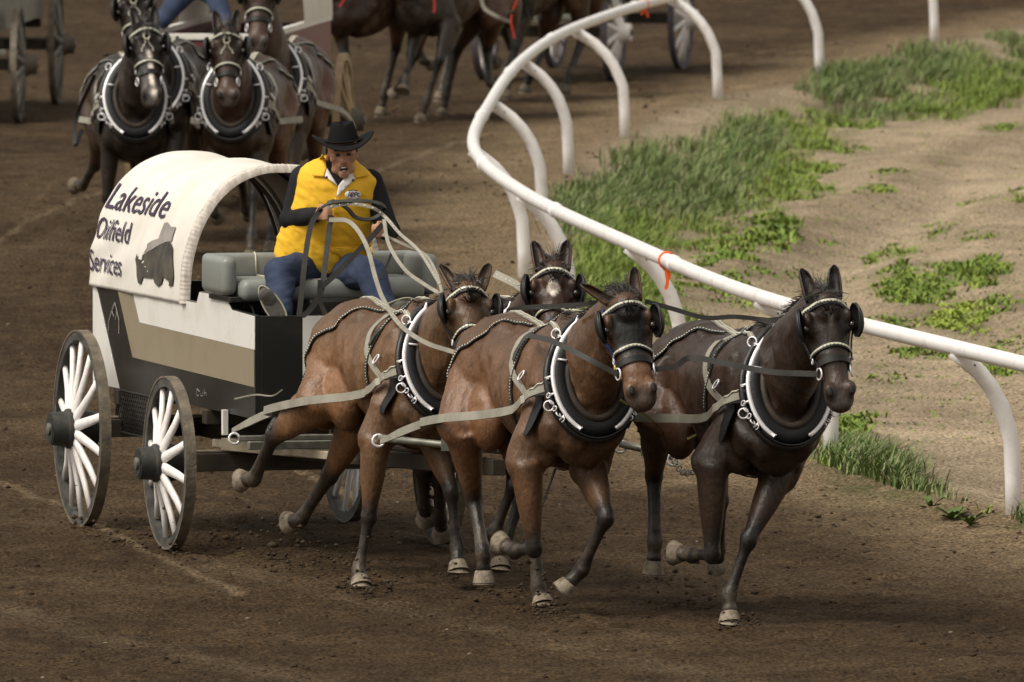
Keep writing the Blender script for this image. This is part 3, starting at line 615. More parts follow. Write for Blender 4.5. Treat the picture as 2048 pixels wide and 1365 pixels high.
    if mark == 'blackface':
        q = (sm(.62, .5, s_) * sm(.098, .075, np.abs(l_)) * near * sm(-.10, -.05, n_))[:, None]; tint = tint * (1 - q) + np.array([.014, .013, .013]) * q
    elif mark:
        q = np.zeros(len(c))
        fr_ = near & (n_ > -.05)
        if mark == 'star': q = sm(1.25, .75, (np.abs(s_ - .25) * Lh / .048) ** 1.15 + (np.abs(l_ + .002) / .036) ** 1.15) * fr_
        if mark == 'blaze': q = ((sm(.30, .36, s_) * sm(.80, .74, s_) * sm(.022, .012, np.abs(l_ - .004 - .018 * s_))) + np.exp(-(((s_ - .86) / .05) ** 2 + ((l_ - .02) / .022) ** 2))) * fr_
        if mark == 'smudge': q = np.exp(-(((s_ - .24) * Lh / .05) ** 2 + ((l_ - .01) / .012) ** 2)) * fr_ * .35 * (.3 + vnoise(c[:, 2] * 90, c[:, 0] * 90, 5))
        q = np.clip(q, 0, 1)[:, None]; tint = tint * (1 - q) + np.array([.74, .66, .58]) * q
    set_tint(me, tint)
    body = link('body', me, root, M['coat'])
    bv = BVHTree.FromPolygons([v.co for v in me.vertices], [p.vertices for p in me.polygons])
    def cast(o, d):
        h = bv.ray_cast(o, d.normalized(), 5.0)
        return (h[0], h[1]) if h[0] is not None else (None, None)
    # hooves
    for ft, cor, hf, front in feet:
        a = (hf - ft).normalized(); low = hf.z < .10
        tip = a if not low else Vector((a.x * .4, a.y * .3, -1)).normalized()
        fw = Vector((1, 0, 0)) - tip * tip.x
        if not low: fw = (kn_f := (Vector((0, 0, -1)) if tip.x < -.3 else Vector((1, 0, -.6)))) - tip * tip.dot(kn_f)
        fw.normalize(); mbh = MB(); sd = tip.cross(fw)
        c0 = cor + (hf - cor) * .15; c1 = hf if not low else Vector((hf.x, hf.y, max(hf.z, .012)))
        Lc = max((c1 - c0).length, .05 * k)
        c0 = c1 - tip * Lc * .98 - fw * .012 if low else c0
        mbh.loft([c0, c0.lerp(c1, .1), c0.lerp(c1, .9), c1, c1 - tip * .012 + fw * 0], [.040 * k, .046 * k, .060 * k, .061 * k, .042 * k], [.044 * k, .050 * k, .068 * k, .069 * k, .050 * k], sd, 16)
        mbh.build('hoof', M[hoofmat], root, sharp=50)
    # eyes, nostrils, ears
    r_ear = random.Random(int(O[0] * 313 + O[1]))
    for s in (-1, 1):
        e = MB(); e.ball(H(.285, s * .124, -.040), .022 * k, n=10); e.build('eye', M['eye'], root)
        e = MB(); e.ball(H(.890, s * .058, .003), .021 * k, 1.35, .75, .5, 10, 0, Matrix((ax, hs_, fn)).transposed()); e.build('nostril', M['nostril'], root)
        if s == 1: e = MB(); e.ball(H(.972, 0, -.075), .034 * k, .16, 1.15, .95, 12, 0, Matrix((ax, hs_, fn)).transposed()); e.build('mouth', M['nostril'], root)
        em = MB(); up = -ax; o0 = H(.035, s * .070, -.055); tilt = (up * 1.0 + hs_ * s * (ear[0] if s < 0 else ear[1]) + (fn * -.10 if hair != 'back' else fn * -.5)).normalized(); Le = .195 * k; vs = []; n_s = 9; n_c = 9
        for i in range(n_s):
            t = i / (n_s - 1); wv = .034 * k * (math.sin(min(t * 2.1 + .62, 3.10)) ** .85 if t < 1 else 0.02) * (1 - .05 * t); cc = o0 + tilt * (Le * t) + hs_ * (s * -.012 * k * math.sin(t * 2.6))
            for j in range(n_c):
                a = math.radians(-128 + 256 * j / (n_c - 1)); vs.append(cc + hs_ * (math.sin(a) * wv) - fn * (math.cos(a) * wv * .75))
        fs = [(i * n_c + j, i * n_c + j + 1, (i + 1) * n_c + j + 1, (i + 1) * n_c + j) for i in range(n_s - 1) for j in range(n_c - 1)]
        em.add(vs, fs); 
        me_e = bpy.data.meshes.new('ear'); me_e.from_pydata([tuple(x) for x in em.v], [], em.f); me_e.update()
        ce = coords(me_e); ts_ = np.repeat(np.linspace(0, 1, n_s), n_c)[:, None]; set_tint(me_e, np.tile(base * .75, (len(ce), 1)) * (1 - .75 * ts_ ** 2))
        oe = link('ear', me_e, root, M['coat']); so = oe.modifiers.new('t', 'SOLIDIFY'); so.thickness = .006
    # mane, forelock
    r = random.Random(int(O[0] * 97 + O[1] * 31)); mm = MB()
    def strand(p, d, L, wd, drop, nrm):
        q = [p, p + d * L * .5 + Vector((0, 0, -drop * .2)), p + d * L + Vector((0, 0, -drop))]; mm.ribbon(vspline(q, 2), nrm, [wd, wd, wd * .8, wd * .5, wd * .15], .0015)
    crest = []
    for i in range(30):
        t = i / 29; c_ = Pn[int(6 + t * (len(Pn) - 8))]; tn = (Pn[min(int(6 + t * (len(Pn) - 8)) + 1, len(Pn) - 1)] - c_).normalized(); sv = Vector((0, 1, 0)).lerp(hs_, t); up = tn.cross(sv); up = up if up.z > 0 else -up
        hp, hn = cast(c_ + up * .9, -up)
        if hp: crest.append((hp, up.normalized(), tn, sv))
    for i in range(520):
        hp, up, tn, sv = r.choice(crest); hp = hp + Vector((r.gauss(0, .012), r.gauss(0, .01), 0))
        strand(hp - up * .01, (up * .7 - tn * .8 + sv * r.gauss(0, .5)).normalized(), r.uniform(.05, .14) * k, .006, r.uniform(.0, .05), sv + up * .3)
    mm.build('mane', M['hair'], root); mm = MB()
    for i in range(260 if hair == 'wild' else 200):
        s0 = H(r.uniform(-.03, .05), r.gauss(0, .028), r.uniform(-.06, -.01))
        if hair == 'wild': d = (-ax * r.uniform(.3, 1.2) + hs_ * r.gauss(-.25, .5) - fn * r.uniform(-.2, .8)).normalized(); L = r.uniform(.04, .13)
        elif hair == 'down': d = (ax * 1.0 + fn * .35 + hs_ * r.gauss(0, .22)).normalized(); L = r.uniform(.10, .2)
        else: d = (-ax * r.uniform(-.3, .35) + hs_ * r.gauss(-.3, .8) + fn * r.uniform(-.3, .6)).normalized(); L = r.uniform(.03, .085)
        strand(s0, d, L * k, .006, L * .2, fn + hs_ * r.gauss(0, .4))
    mm.build('forelock', M['hair'], root)
    # tail: dark bundle streaming behind
    mm = MB(); tb = A(-1.34, 0, 1.38)
    for i in range(60):
        a = r.gauss(0, .16); q = [tb + Vector((.02, r.gauss(0, .015), 0)), tb + Vector((-.10, a * .2, -.06)), tb + Vector((-.15, a * .3, -.22)), tb + Vector((-.17 - abs(r.gauss(0, .05)), a * .5, -.40 - r.uniform(0, .12)))]
        mm.ribbon(vspline(q, 3), Vector((1, r.gauss(0, .6), .2)), .014, .002)
    mm.tube(vspline([A(-1.28, 0, 1.42), tb, tb + Vector((-.10, 0, -.05)), tb + Vector((-.17, 0, -.2))], 3), .026, 8); mm.build('tail', M['hair'], root)
    if not harness: return dict(root=root, H=H, A=A, cast=cast, loc=loc, body=body)
    # ------------------------------------------------ harness
    FINE = voxel < .018
    def loop(c_, u_, v_, n=40, a0=0, a1=360, off=.004):
        P, N = [], []
        for i in range(n):
            a = math.radians(a0 + (a1 - a0) * i / (n - (1 if a1 - a0 < 360 else 0))); d = u_ * math.cos(a) + v_ * math.sin(a)
            hp, hn = cast(c_ + d * 1.1, -d)
            if hp is None: continue
            P.append(hp + d * off); N.append(d)
        return P, N
    def line(pts, off=.005, n=26, down=Vector((0, 0, -1))):
        """strap laid over the body from above or from the side"""
        P, N = [], []; Q = vspline(pts, max(2, n // (len(pts) - 1)))
        for q in Q:
            d = (q - A(q.x / k, 0, 1.15)); d.x = 0
            if d.length < .05: d = Vector((0, 0, 1))
            d.normalize(); hp, hn = cast(q + d * .6, -d)
            if hp is not None: P.append(hp + d * off); N.append(d)
        return P, N
    fit = MB(); studm = MB(); darkm = MB()
    # collar: thick ring round the base of the neck
    cc = A(.335, 0, 1.265); tv = Vector((-.125, lean * .30, .30)); tl = tv.normalized(); fwd = Vector((0, 1, 0)).cross(tl) * 1; fwd = fwd if fwd.x > 0 else -fwd
    def cring(i, n, grow=0.0, push=0.0):
        a = 2 * math.pi * i / n; s_, c_ = math.sin(a), math.cos(a)
        wid = (.190 + grow) * (1 - .20 * max(c_, 0) ** 1.5) * k; hi = (.282 + grow) * k
        return cc + tl * (hi * c_) + Vector((0, wid * s_, 0)) + fwd * push
    n = 44; cm = MB(); cm.loft([cring(i, n, .0) for i in range(n)], [.046 * k] * n, [.052 * k] * n, fwd, 12, closed=True); col = cm.build('collar', M['pad'], root)
    cm = MB(); cm.loft([cring(i, n, -.040, .03) for i in range(n)], .026 * k, .022 * k, fwd, 8, closed=True); cm.build('collar_lining', M['lining'], col)
    cm = MB(); cm.loft([cring(i, n, .064, -.012) for i in range(n)], .022 * k, .020 * k, fwd, 8, closed=True); cm.build('collar_rim', M['leather'], col)
    for sgn in (-1, 1):
        rng_i = [sgn * i for i in range(3, 20)]
        hm = MB(); P = [cring(i, n, .042, .030) for i in rng_i]; hm.loft([P[0] + tl * .03 + fwd * .02] + P + [P[-1] + fwd * .02], [.004] + [.0095] * len(P) + [.004], [.004] + [.013] * len(P) + [.004], fwd, 8)
        for i in (6, 11, 13, 16):
            p = cring(sgn * i, n, .042, .03); q = cring(sgn * i, n, .075, .0); hm.tube([p, q], .006, 6)
        p = cring(sgn * 9, n, .03, .045); hm.tube([p, cring(sgn * 9, n, -.02, .06)], .006, 6)
        hm.build('hame', M['chrome'], col)
        for ii_, nv_ in ((6, Vector((.3, .3 * sgn, .1))), (14, Vector((.9, .3 * sgn, .1)))):
            rg_ = MB(); rg_.ring(cring(sgn * ii_, n, .09, .0), nv_, .026 * k, .0045, 14, 6); rg_.build('terret_ring', M['chrome'], col)
        ch = MB()
        for i in range(5):
            p = cring(sgn * (13 + i * .8), n, .078 - .003 * i, .012); ch.ring(p, Vector((.5, .3 if i % 2 else -.9, .6 if i % 2 else 0)), .016, .0036, 10, 5, sx=.7)
        ch.build('breast_chain', M['chrome'], col)
    bl = MB(); P = [cring(i, n, .062, .018) for i in range(17, 28)]; bl.ribbon(P, [(p - cc).normalized() for p in P], .026, .006); bl.build('hame_strap', M['leather'], col)
    # housing pad on the shoulder under the tug
    for sgn in (-1, 1):
        P, N = loop(A(.16, 0, 1.12), Vector((0, sgn, 0)), Vector((0, 0, 1)), 9, -28, 22, .002); 
        if len(P) > 2: pm = MB(); pm.ribbon(P, N, [.10, .17, .2, .21, .21, .2, .18, .13, .07][:len(P)], .005); pm.build('shoulder_pad', M['pad'], root)
    # back band + belly band
    P, N = loop(A(-.10, 0, 1.14), Vector((-.10, 0, 1)).normalized(), Vector((.10, 1, .0)).normalized(), 46); bb = MB(); bb.ribbon(P, N, .042, .006, closed=True); bo = bb.build('girth', M['strap_dark'], root)
    m_ = len(P); top = [P[i] for i in range(-m_ // 4, m_ // 4)]; tn_ = [N[i] for i in range(-m_ // 4, m_ // 4)]
    st = MB(); st.studs([p + q.cross(Vector((1, 0, 0))).cross(q) * .010 for p, q in zip(top, tn_)], tn_, .0048, .016, .008); st.build('studs', M['stud'], bo)
    # bridle-side strap from back band down to the tug
    for sgn in (-1, 1):
        pts = [A(-.42, sgn * .02, 1.6), A(-.34, sgn * .12, 1.5), A(-.18, sgn * .24, 1.3), A(.04, sgn * .26, 1.16)]
        P, N = line(pts); sx = MB()
        if len(P) > 2: sx.ribbon(P, N, .038, .006); sx.build('hip_strap', M['strap'], root)
    # studded back strap from the collar over the rump, and the drop over the hip
    pts = [A(.02, 0, 1.7), A(-.3, 0, 1.7), A(-.7, 0, 1.7), A(-1.0, 0, 1.7), A(-1.2, 0, 1.65)]; P, N = [], []
    for q in vspline(pts, 8):
        hp, hn = cast(q, Vector((0, 0, -1)))
        if hp: P.append(hp + Vector((0, 0, .004))); N.append(Vector((0, 0, 1)))
    bs = MB(); bs.ribbon(P, N, .044, .007); bs_o = bs.build('back_strap', M['strap'], root); st = MB()
    for o_ in (-.012, .012): st.studs([p + Vector((0, o_, 0)) for p in P], N, .0048, .016, .008)
    st.build('studs', M['stud'], bs_o)
    for sgn in (-1, 1):                                   # breeching drop: from croup down the side of the buttock
        pts = [A(-.55, sgn * .05, 1.6), A(-.80, sgn * .20, 1.46), A(-1.02, sgn * .27, 1.3), A(-1.17, sgn * .27, 1.1), A(-1.27, sgn * .24, .96)]
        P, N = line(pts, n=40); sx = MB()
        if len(P) > 2:
            sx.ribbon(P, N, .030, .006); so_ = sx.build('crupper_strap', M['leather'], root)
            if FINE or sgn: st = MB(); st.studs(P, N, .0055, .019, .008); st.build('studs', M['stud'], so_)
    for sgn in (-1, 1):
        P, N = line([A(-.50, sgn * .02, 1.6), A(-.22, sgn * .07, 1.56), A(.12, sgn * .13, 1.5)]); sx = MB()
        if len(P) > 2: sx.ribbon(P, N, .030, .006); so_ = sx.build('back_strap', M['strap'], root); st = MB(); st.studs(P, N, .0048, .016, .008); st.build('studs', M['stud'], so_)
    # back pad
    P, N = loop(A(-.13, 0, 1.14), Vector((-.1, 0, 1)).normalized(), Vector((.1, 1, 0)).normalized(), 13, -52, 52, .002); pm = MB(); pm.ribbon(P, N, .085, .010); pm.build('back_pad', M['leather'], root)
    for sgn in (-1, 1):
        P, N = loop(A(-.02, 0, 1.14), Vector((0, sgn, 0)), Vector((0, 0, 1)), 3, -5, 25, .02)
        if P: rg_ = MB(); rg_.ring(P[-1], N[-1], .032, .005, 14, 6, sx=.6); rg_.build('buckle', M['chrome'], root)
    # traces
    tugs = {}
    for sgn, key in ((-1, 'r'), (1, 'l')):
        s0 = cring(sgn * 12, n, .055, .005); bhp, bn = cast(A(-.1, sgn * .9, 1.07), Vector((0, -sgn, 0))); mid = (bhp + Vector((0, sgn * .012, 0))) if bhp is not None else A(-.1, sgn * .3, 1.07)
        end = loc(rig[key]) if rig and key in rig else A(-1.75, sgn * .36, .80)
        hip = mid.lerp(end, .55) + Vector((0, sgn * .06, .03)); P = vspline([s0, s0.lerp(mid, .4) + Vector((0, sgn * .035, .01)), mid, hip, end], 10)
        need = []
        for i_ in range(len(P)):
            yv = P[i_].y * sgn
            if 12 <= i_ < len(P) - 2:
                for dz_ in (-.022, 0, .022):
                    hh_, _n = cast(Vector((P[i_].x, sgn * 1.2, P[i_].z + dz_)), Vector((0, -sgn, 0)))
                    if hh_ is not None and hh_.y * sgn > yv - .016: yv = hh_.y * sgn + .016
            need.append(yv)
        need = [max(need[max(0, i_ - 2):i_ + 3]) if i_ > 13 else need[i_] for i_ in range(len(P))]
        for i_ in range(len(P)): P[i_].y = need[i_] * sgn
        N = [Vector((0, sgn, .15))] * len(P)
        tm = MB(); tm.ribbon(P, N, [.046] * (len(P) - 4) + [.04, .036, .032, .026], .009); to = tm.build('trace', M['strap'], root)
        # decorated tug safe on the shoulder, pale wavy edges
        for o_, w_ in ((.040, 1), (-.036, -1)):
            e_ = MB(); q = [p + Vector((0, sgn * .008, o_ * (1 - i / 14) + .005 * math.sin(i * 1.6))) for i, p in enumerate(P[:10])]; e_.tube(q, .0042, 5); e_.build('tug_edging', M['stud'], to)
        e_ = MB(); e_.ribbon([p - Vector((0, -sgn * .0, 0)) for p in P[:10]], N[:10], [.088, .086, .082, .078, .07, .066, .062, .06, .056, .05], .006); e_.build('tug_safe', M['leather'], to)
        tugs[key] = end
    # ------------------------------------------------ bridle
    Rm = Matrix((ax, hs_, fn)).transposed()
    def hloop(s, n=28, a0=-115, a1=115, slope=0.0, off=.004, drop=0):
        P, N = [], []
        for i in range(n):
            a = math.radians(a0 + (a1 - a0) * i / (n - 1)); d = (fn * math.cos(a) + hs_ * math.sin(a)); o = H(s + slope * (1 - math.cos(a)) + drop * .62 * (1 - math.cos(a)), 0, -.09) 
            hp, hn = cast(o + d * .5, -d)
            if hp is not None and (hp - o).length < .24: P.append(hp + d * off); N.append(d)
        return P, N
    P, N = hloop(.085, 28, -95, 95, .0, drop=.07); bm_ = MB(); bm_.ribbon(P, N, .030, .008); bo = bm_.build('browband', M['leather'], root); st = MB(); st.studs(P, N, .0062, .0175, .009)
    st.ribbon([p - ax * .006 for p in P], N, .010, .010); st.build('studs', M['stud'], bo)
    if mark == 'blaze' or voxel > .018:
        fd = MB()
        for sg in (-1, 1):
            Pf, Nf = [], []
            for i in range(8):
                q_ = i / 7; o_ = H(.10 + .24 * q_, sg * (.006 + .030 * q_ + .012 * math.sin(q_ * 9)), -.09); hp, hn = cast(o_ + fn * .5, -fn)
                if hp: Pf.append(hp + fn * .006); Nf.append(fn)
            if len(Pf) > 2: fd.studs(Pf, Nf, .0075, .018, .004)
        hp, hn = cast(H(.17, 0, .4), -fn)
        if hp: fd.ring(hp + fn * .008, fn, .022, .005, 12, 5)
        fd.build('face_drop', M['stud'], root)['kind'] = 'stuff'
    P, N = hloop(.45, 28, -105, 105, .0, drop=.08); bm_ = MB(); bm_.ribbon(P, N, .028, .008); bo = bm_.build('noseband', M['leather'], root); st = MB(); st.studs(P, N, .0062, .0175, .009)
    st.ribbon([p for p in P], N, .010, .0095); st.build('studs', M['stud'], bo)
    P, N = hloop(.585, 28, -120, 120, .0, drop=.04); bm_ = MB(); bm_.ribbon(P, N, .034, .010); bm_.build('lower_noseband', M['leather'], root)
    for sgn in (-1, 1):
        P, N = [], []
        for i in range(10):
            s = .06 + .62 * i / 9; o = H(s, 0, -.075 - .05 * math.sin(i / 9 * 3.1)); d = hs_ * sgn; hp, hn = cast(o + d * .4, -d)
            if hp: P.append(hp + d * .006); N.append(d)
        cs = MB(); cs.ribbon(P, N, .024, .007); co = cs.build('cheek_strap', M['blue_strap'] if bluehalter and sgn < 0 else M['leather'], root)
        bp_ = P[-1]; rg_ = MB(); rg_.ring(bp_ + hs_ * sgn * .012, hs_ * sgn + fn * .3, .030, .005, 16, 6); rg_.ring(P[-3] + hs_ * sgn * .010, hs_ * sgn, .016, .004, 12, 5); rg_.build('bit_ring', M['chrome'], root)
        tugs['bit' + ('r' if sgn < 0 else 'l')] = bp_ + hs_ * sgn * .015
        if bluehalter and sgn < 0:
            rg_ = MB(); rg_.ring(P[-2] + hs_ * sgn * .014, hs_ * sgn, .014, .005, 10, 5); rg_.tube([P[-2], P[-1] + ax * .03], .006, 6); rg_.build('brass_snap', M['brass'], root)
        # blinker: rounded cupped leather plate standing off beside the eye
        bk = MB(); vs = []; nu, nv = 7, 12; cen = H(.25, sgn * .142, -.03)
        outd = (hs_ * sgn * .34 + fn * .94).normalized()
        for i in range(nu):
            q = i / (nu - 1)
            for j in range(nv):
                a = 2 * math.pi * j / nv; x_ = math.cos(a) * q; y_ = math.sin(a) * q
                xx = (abs(x_) ** .85) * (1 if x_ > 0 else -1); p = cen + ax * (xx * .090 * k) + outd * (y_ * .052 * k) + hs_ * sgn * (.030 * (1 - q * q)) * k; vs.append(p)
        fs = [(i * nv + j, i * nv + (j + 1) % nv, (i + 1) * nv + (j + 1) % nv, (i + 1) * nv + j) for i in range(nu - 1) for j in range(nv)]
        bk.add(vs, fs); ob = bk.build('blinker', M['leather'], root); so = ob.modifiers.new('t', 'SOLIDIFY'); so.thickness = .010; so.offset = 1 if sgn > 0 else -1
        ed = MB(); ed.loft([vs[(nu - 1) * nv + j] for j in range(nv)], .005, .005, ax, 6, closed=True); ed.build('edge', M['leather'], ob)
    return dict(root=root, H=H, A=A, cast=cast, loc=loc, body=body, tugs=tugs, Rw=Matrix.Rotation(rz, 3, 'Z'), O=Ov)
def world(h, p): return h['Rw'] @ Vector(p) + h['O']
# ---------------------------------------------------------------- the near team, running towards the camera and to the right
def at_u(u, Y): return Vector(((u - 1024) / FPX * Y * 1.0, Y, 0))
FL, PL = .285, .125      # cannon length, pastern + hoof
def fore(e, knee, fet, hoof, s=(1, 1, 1), L=(.40, .285, .15)): return [e] + chain(e, [(*knee, L[0], s[0]), (*fet, L[1], s[1]), (*hoof, L[2], s[2])])[1:]
team = {}
def near_horse(key, label, u, Y, hd, coat, lean, bend, poll, nose, headY, legs, **kw):
    O = at_u(u, Y); hdv = Vector((hd[0], hd[1], 0)).normalized(); lf = Vector((-hdv.y, hdv.x, 0)); k = kw.get('k', 1.0)
    def wa(f, l, z): return O + hdv * (f * k) + lf * (l * k + lean * z * k + bend * max(f + .2, 0) ** 2) + Vector((0, 0, z * k))
    P = W(*poll, headY[0]); N = W(*nose, headY[1]); L = {}
    for q, v in legs.items():
        e = W(*v[0], wa(*v[4]).y); L[q] = fore(e, *v[1:4], *v[5:])
    team[key] = horse(label, O, hd, coat, lean=lean, bend=bend, head=(P, N, kw.pop('face', Vector((0, -1, .2)))), legs=L, **kw)
GRP = 'horses of the near four-horse team'
near_horse('A', 'bright bay horse nearest the wagon box, left of the two rear horses', 822, 87.2, (.34, -.94), 'bay', .05, .0, (938, 566), (950, 752), (86.5, 86.2), dict(
    rf=((752, 875), (738, 1034), (718, 1140), (722, 1176), (.12, -.17, .9), (1, 1, 1)),
    lf=((860, 860), (903, 985), (914, 1098), (917, 1145), (.12, .17, .9), (1, 1, 1)),
    rh=((640, 800), (548, 872), (508, 958), (480, 962), (-.85, -.18, 1.0), (-1, -1, -1), (.46, .36, .13)),
    lh=((715, 840), (660, 950), (601, 1040), (575, 1046), (-.8, .16, 1.0), (-1, -1, -1), (.44, .36, .13))), face=Vector((.12, -1, .25)), k=.97, ear=(.45, .35), hair='wild', group=GRP,
    rig=dict(r=W(470, 862, 89.2), l=W(700, 862, 88.9)))
near_horse('C', 'dark bay horse with a white star, rear right of the near team', 985, 87.3, (.33, -.94), 'brown', .06, .0, (1106, 528), (1112, 716), (86.4, 86.15), dict(
    rf=((1030, 860), (1028, 968), (990, 1062), (974, 1080), (.12, -.17, .9), (1, -1, -1)),
    lf=((1065, 860), (1040, 1000), (1008, 1100), (1000, 1140), (.12, .17, .9), (1, 1, 1)),
    rh=((850, 850), (845, 940), (850, 1010), (852, 1040), (-.85, -.18, 1.0), (-1, -1, -1), (.46, .36, .13)),
    lh=((900, 850), (880, 950), (880, 1040), (884, 1068), (-.8, .16, 1.0), (-1, -1, -1), (.44, .36, .13))), face=Vector((.05, -1, .25)), mark='star', ear=(.18, .12), k=.97, group=GRP, hoofmat='hoof_dark')
near_horse('B', 'bay horse with black wrinkled forehead and blue cheek strap, front left of the near team', 1108, 85.0, (.32, -.95), 'bay2', .07, .05, (1250, 592), (1290, 802), (84.15, 83.95), dict(
    rf=((1052, 925), (1068, 1096), (1030, 1102), (996, 1086), (.12, -.17, .9), (1, -1, -1)),
    lf=((1178, 935), (1212, 1036), (1163, 1140), (1122, 1184), (.12, .17, .9), (1, -1, -1), (.40, .33, .15)),
    rh=((925, 850), (948, 1000), (966, 1106), (968, 1168), (-.85, -.18, 1.0), (-1, 1, 1), (.44, .36, .16)),
    lh=((1040, 880), (1062, 1030), (1077, 1180), (1086, 1222), (-.8, .16, 1.0), (1, 1, 1), (.44, .40, .13))), face=Vector((.16, -1, .25)), k=1.0, mark='blackface', ear=(1.0, .15), hair='wild', group=GRP, bluehalter=True,
    rig=dict(r=W(765, 884, 86.75), l=W(1010, 900, 86.5)))
near_horse('D', 'very dark brown horse, front right of the near team beside the rail', 1480, 84.5, (.32, -.95), 'dark', .10, .085, (1650, 588), (1686, 806), (83.5, 83.3), dict(
    rf=((1424, 925), (1424, 1108), (1385, 1110), (1346, 1106), (.12, -.17, .9), (1, -1, -1)),
    lf=((1556, 950), (1497, 1080), (1458, 1192), (1460, 1248), (.12, .17, .9), (1, 1, 1), (.42, .30, .15)),
    rh=((1315, 830), (1308, 952), (1310, 1084), (1306, 1152), (-.85, -.18, 1.0), (-1, 1, 1), (.44, .36, .16)),
    lh=((1420, 860), (1440, 1000), (1436, 1100), (1432, 1136), (-.8, .16, 1.0), (-1, -1, -1), (.44, .36, .13))), face=Vector((.14, -1, .25)), mark='smudge', k=.99, hair='up', group=GRP,
    rig=dict(r=W(1230, 850, 86.3), l=W(1400, 930, 86.1)))
# ================================================================ WAGONS
class Frame:
    """wagon axes: a along its length from the tail, b across from its right side, z up"""
    def __init__(s, O, hd):
        s.h = Vector((hd[0], hd[1], 0)).normalized(); s.l = Vector((-s.h.y, s.h.x, 0)); s.O = Vector((O[0], O[1], 0)); s.rz = math.atan2(s.h.y, s.h.x)
    def w(s, a, b, z): return s.O + s.h * a + s.l * b + Vector((0, 0, z))
    def side_px(s, u, v, b=0.0):            # sight line met with the side plane b: gives (a, z)
        d = ray(u, v); c = Vector((0, 0, CAMH)); t = ((s.O + s.l * b - c).dot(s.l)) / d.dot(s.l); p = c + d * t
        return (p - s.O).dot(s.h), p.z
def wheel(parent, a, b, r, out, mats, nsp=14, spin=0.0, dish=.06, hubr=.085, hubl=.20):
    """out: -1 right side of the wagon, +1 left"""
    we = empty('wheel', (a, b, r)); we.parent = parent
    rim, tyre, sp, hub, cap = mats
    def ringm(r0, r1, w0, w1, n=56):
        mb = MB(); vs = []
        for i in range(n):
            an = 2 * math.pi * i / n; c, s_ = math.cos(an), math.sin(an)
            for rr_, yy in ((r0, w0), (r1, w0), (r1, w1), (r0, w1)): vs.append((c * rr_, yy, s_ * rr_))
        fs = [(i * 4 + k, i * 4 + (k + 1) % 4, ((i + 1) % n) * 4 + (k + 1) % 4, ((i + 1) % n) * 4 + k) for i in range(n) for k in range(4)]
        mb.add(vs, fs); return mb
    ringm(r - .058, r - .010, -.026, .026).build('rim', rim, we, sharp=40); ringm(r - .0105, r, -.030, .030).build('tyre', tyre, we, sharp=40)
    mb = MB(); spm = None
    for i in range(nsp):
        an = 2 * math.pi * i / nsp + spin; d = Vector((math.cos(an), 0, math.sin(an)))
        if spm is None:
            m2 = MB(); m2.loft([Vector((.05, out * dish, 0)), Vector((.12, out * dish * .9, 0)), Vector((r * .6, out * dish * .3, 0)), Vector((r - .05, 0, 0))], [.036, .033, .028, .024], [.020, .019, .017, .015], (0, 0, 1), 8)
            o = m2.build('spoke', sp, we); spm = o.data
        else:
            o = bpy.data.objects.new('spoke', spm); COL.objects.link(o); o.parent = we
        o.rotation_euler = (0, -an, 0)
    m = MB(); y = lambda q: (0, out * q, 0)
    m.loft([Vector(y(-.09)), Vector(y(-.085)), Vector(y(.02)), Vector(y(.09)), Vector(y(.10)), Vector(y(hubl)), Vector(y(hubl + .005)), Vector(y(hubl - .02))], [hubr * .7, hubr * .85, hubr * 1.1, hubr * 1.05, hubr * .93, hubr * .86, hubr * .72, hubr * .66], [hubr * .7, hubr * .85, hubr * 1.1, hubr * 1.05, hubr * .93, hubr * .86, hubr * .72, hubr * .66], (1, 0, 0), 20)
    m.build('hub', hub, we, sharp=40)
    m = MB(); m.loft([Vector(y(hubl - .03)), Vector(y(hubl + .015)), Vector(y(hubl + .02))], [.034, .034, .02], [.034, .034, .02], (1, 0, 0), 12); m.build('axle_nut', cap, we, sharp=40)
    return we
def sect(s, half, rise, z0, n=2.25, table={}):
    key = (half, rise, n)
    if key not in table:
        P = []
        for i in range(161):
            t = math.pi * i / 160; c, q = math.cos(t), math.sin(t)
            P.append((-half * (abs(c) ** (2 / n)) * (1 if c > 0 else -1), rise * q ** (2 / n)))
        P = np.array(P); L = np.r_[0, np.cumsum(np.hypot(*np.diff(P, axis=0).T))]; table[key] = (P, L)
    P, L = table[key]; b = np.interp(s, L, P[:, 0]); z = np.interp(s, L, P[:, 1]); b2 = np.interp(s + .01, L, P[:, 0]); z2 = np.interp(s + .01, L, P[:, 1]); b1 = np.interp(s - .01, L, P[:, 0]); z1 = np.interp(s - .01, L, P[:, 1])
    tn = Vector((0, b2 - b1, z2 - z1)).normalized(); nn = Vector((0, -tn.z, tn.y)); return b, z + z0, nn, L[-1]
FW = Frame((-2.39, 92.6), (.272, -.962)); WL = 3.6; BW = 1.12; ZB, ZT = .78, 1.36
wagon = empty('chuckwagon', FW.O, FW.rz); tag(wagon, 'near chuckwagon with white canvas cover, white beige and black box and white spoked wheels', 'wagon', 'racing chuckwagons')
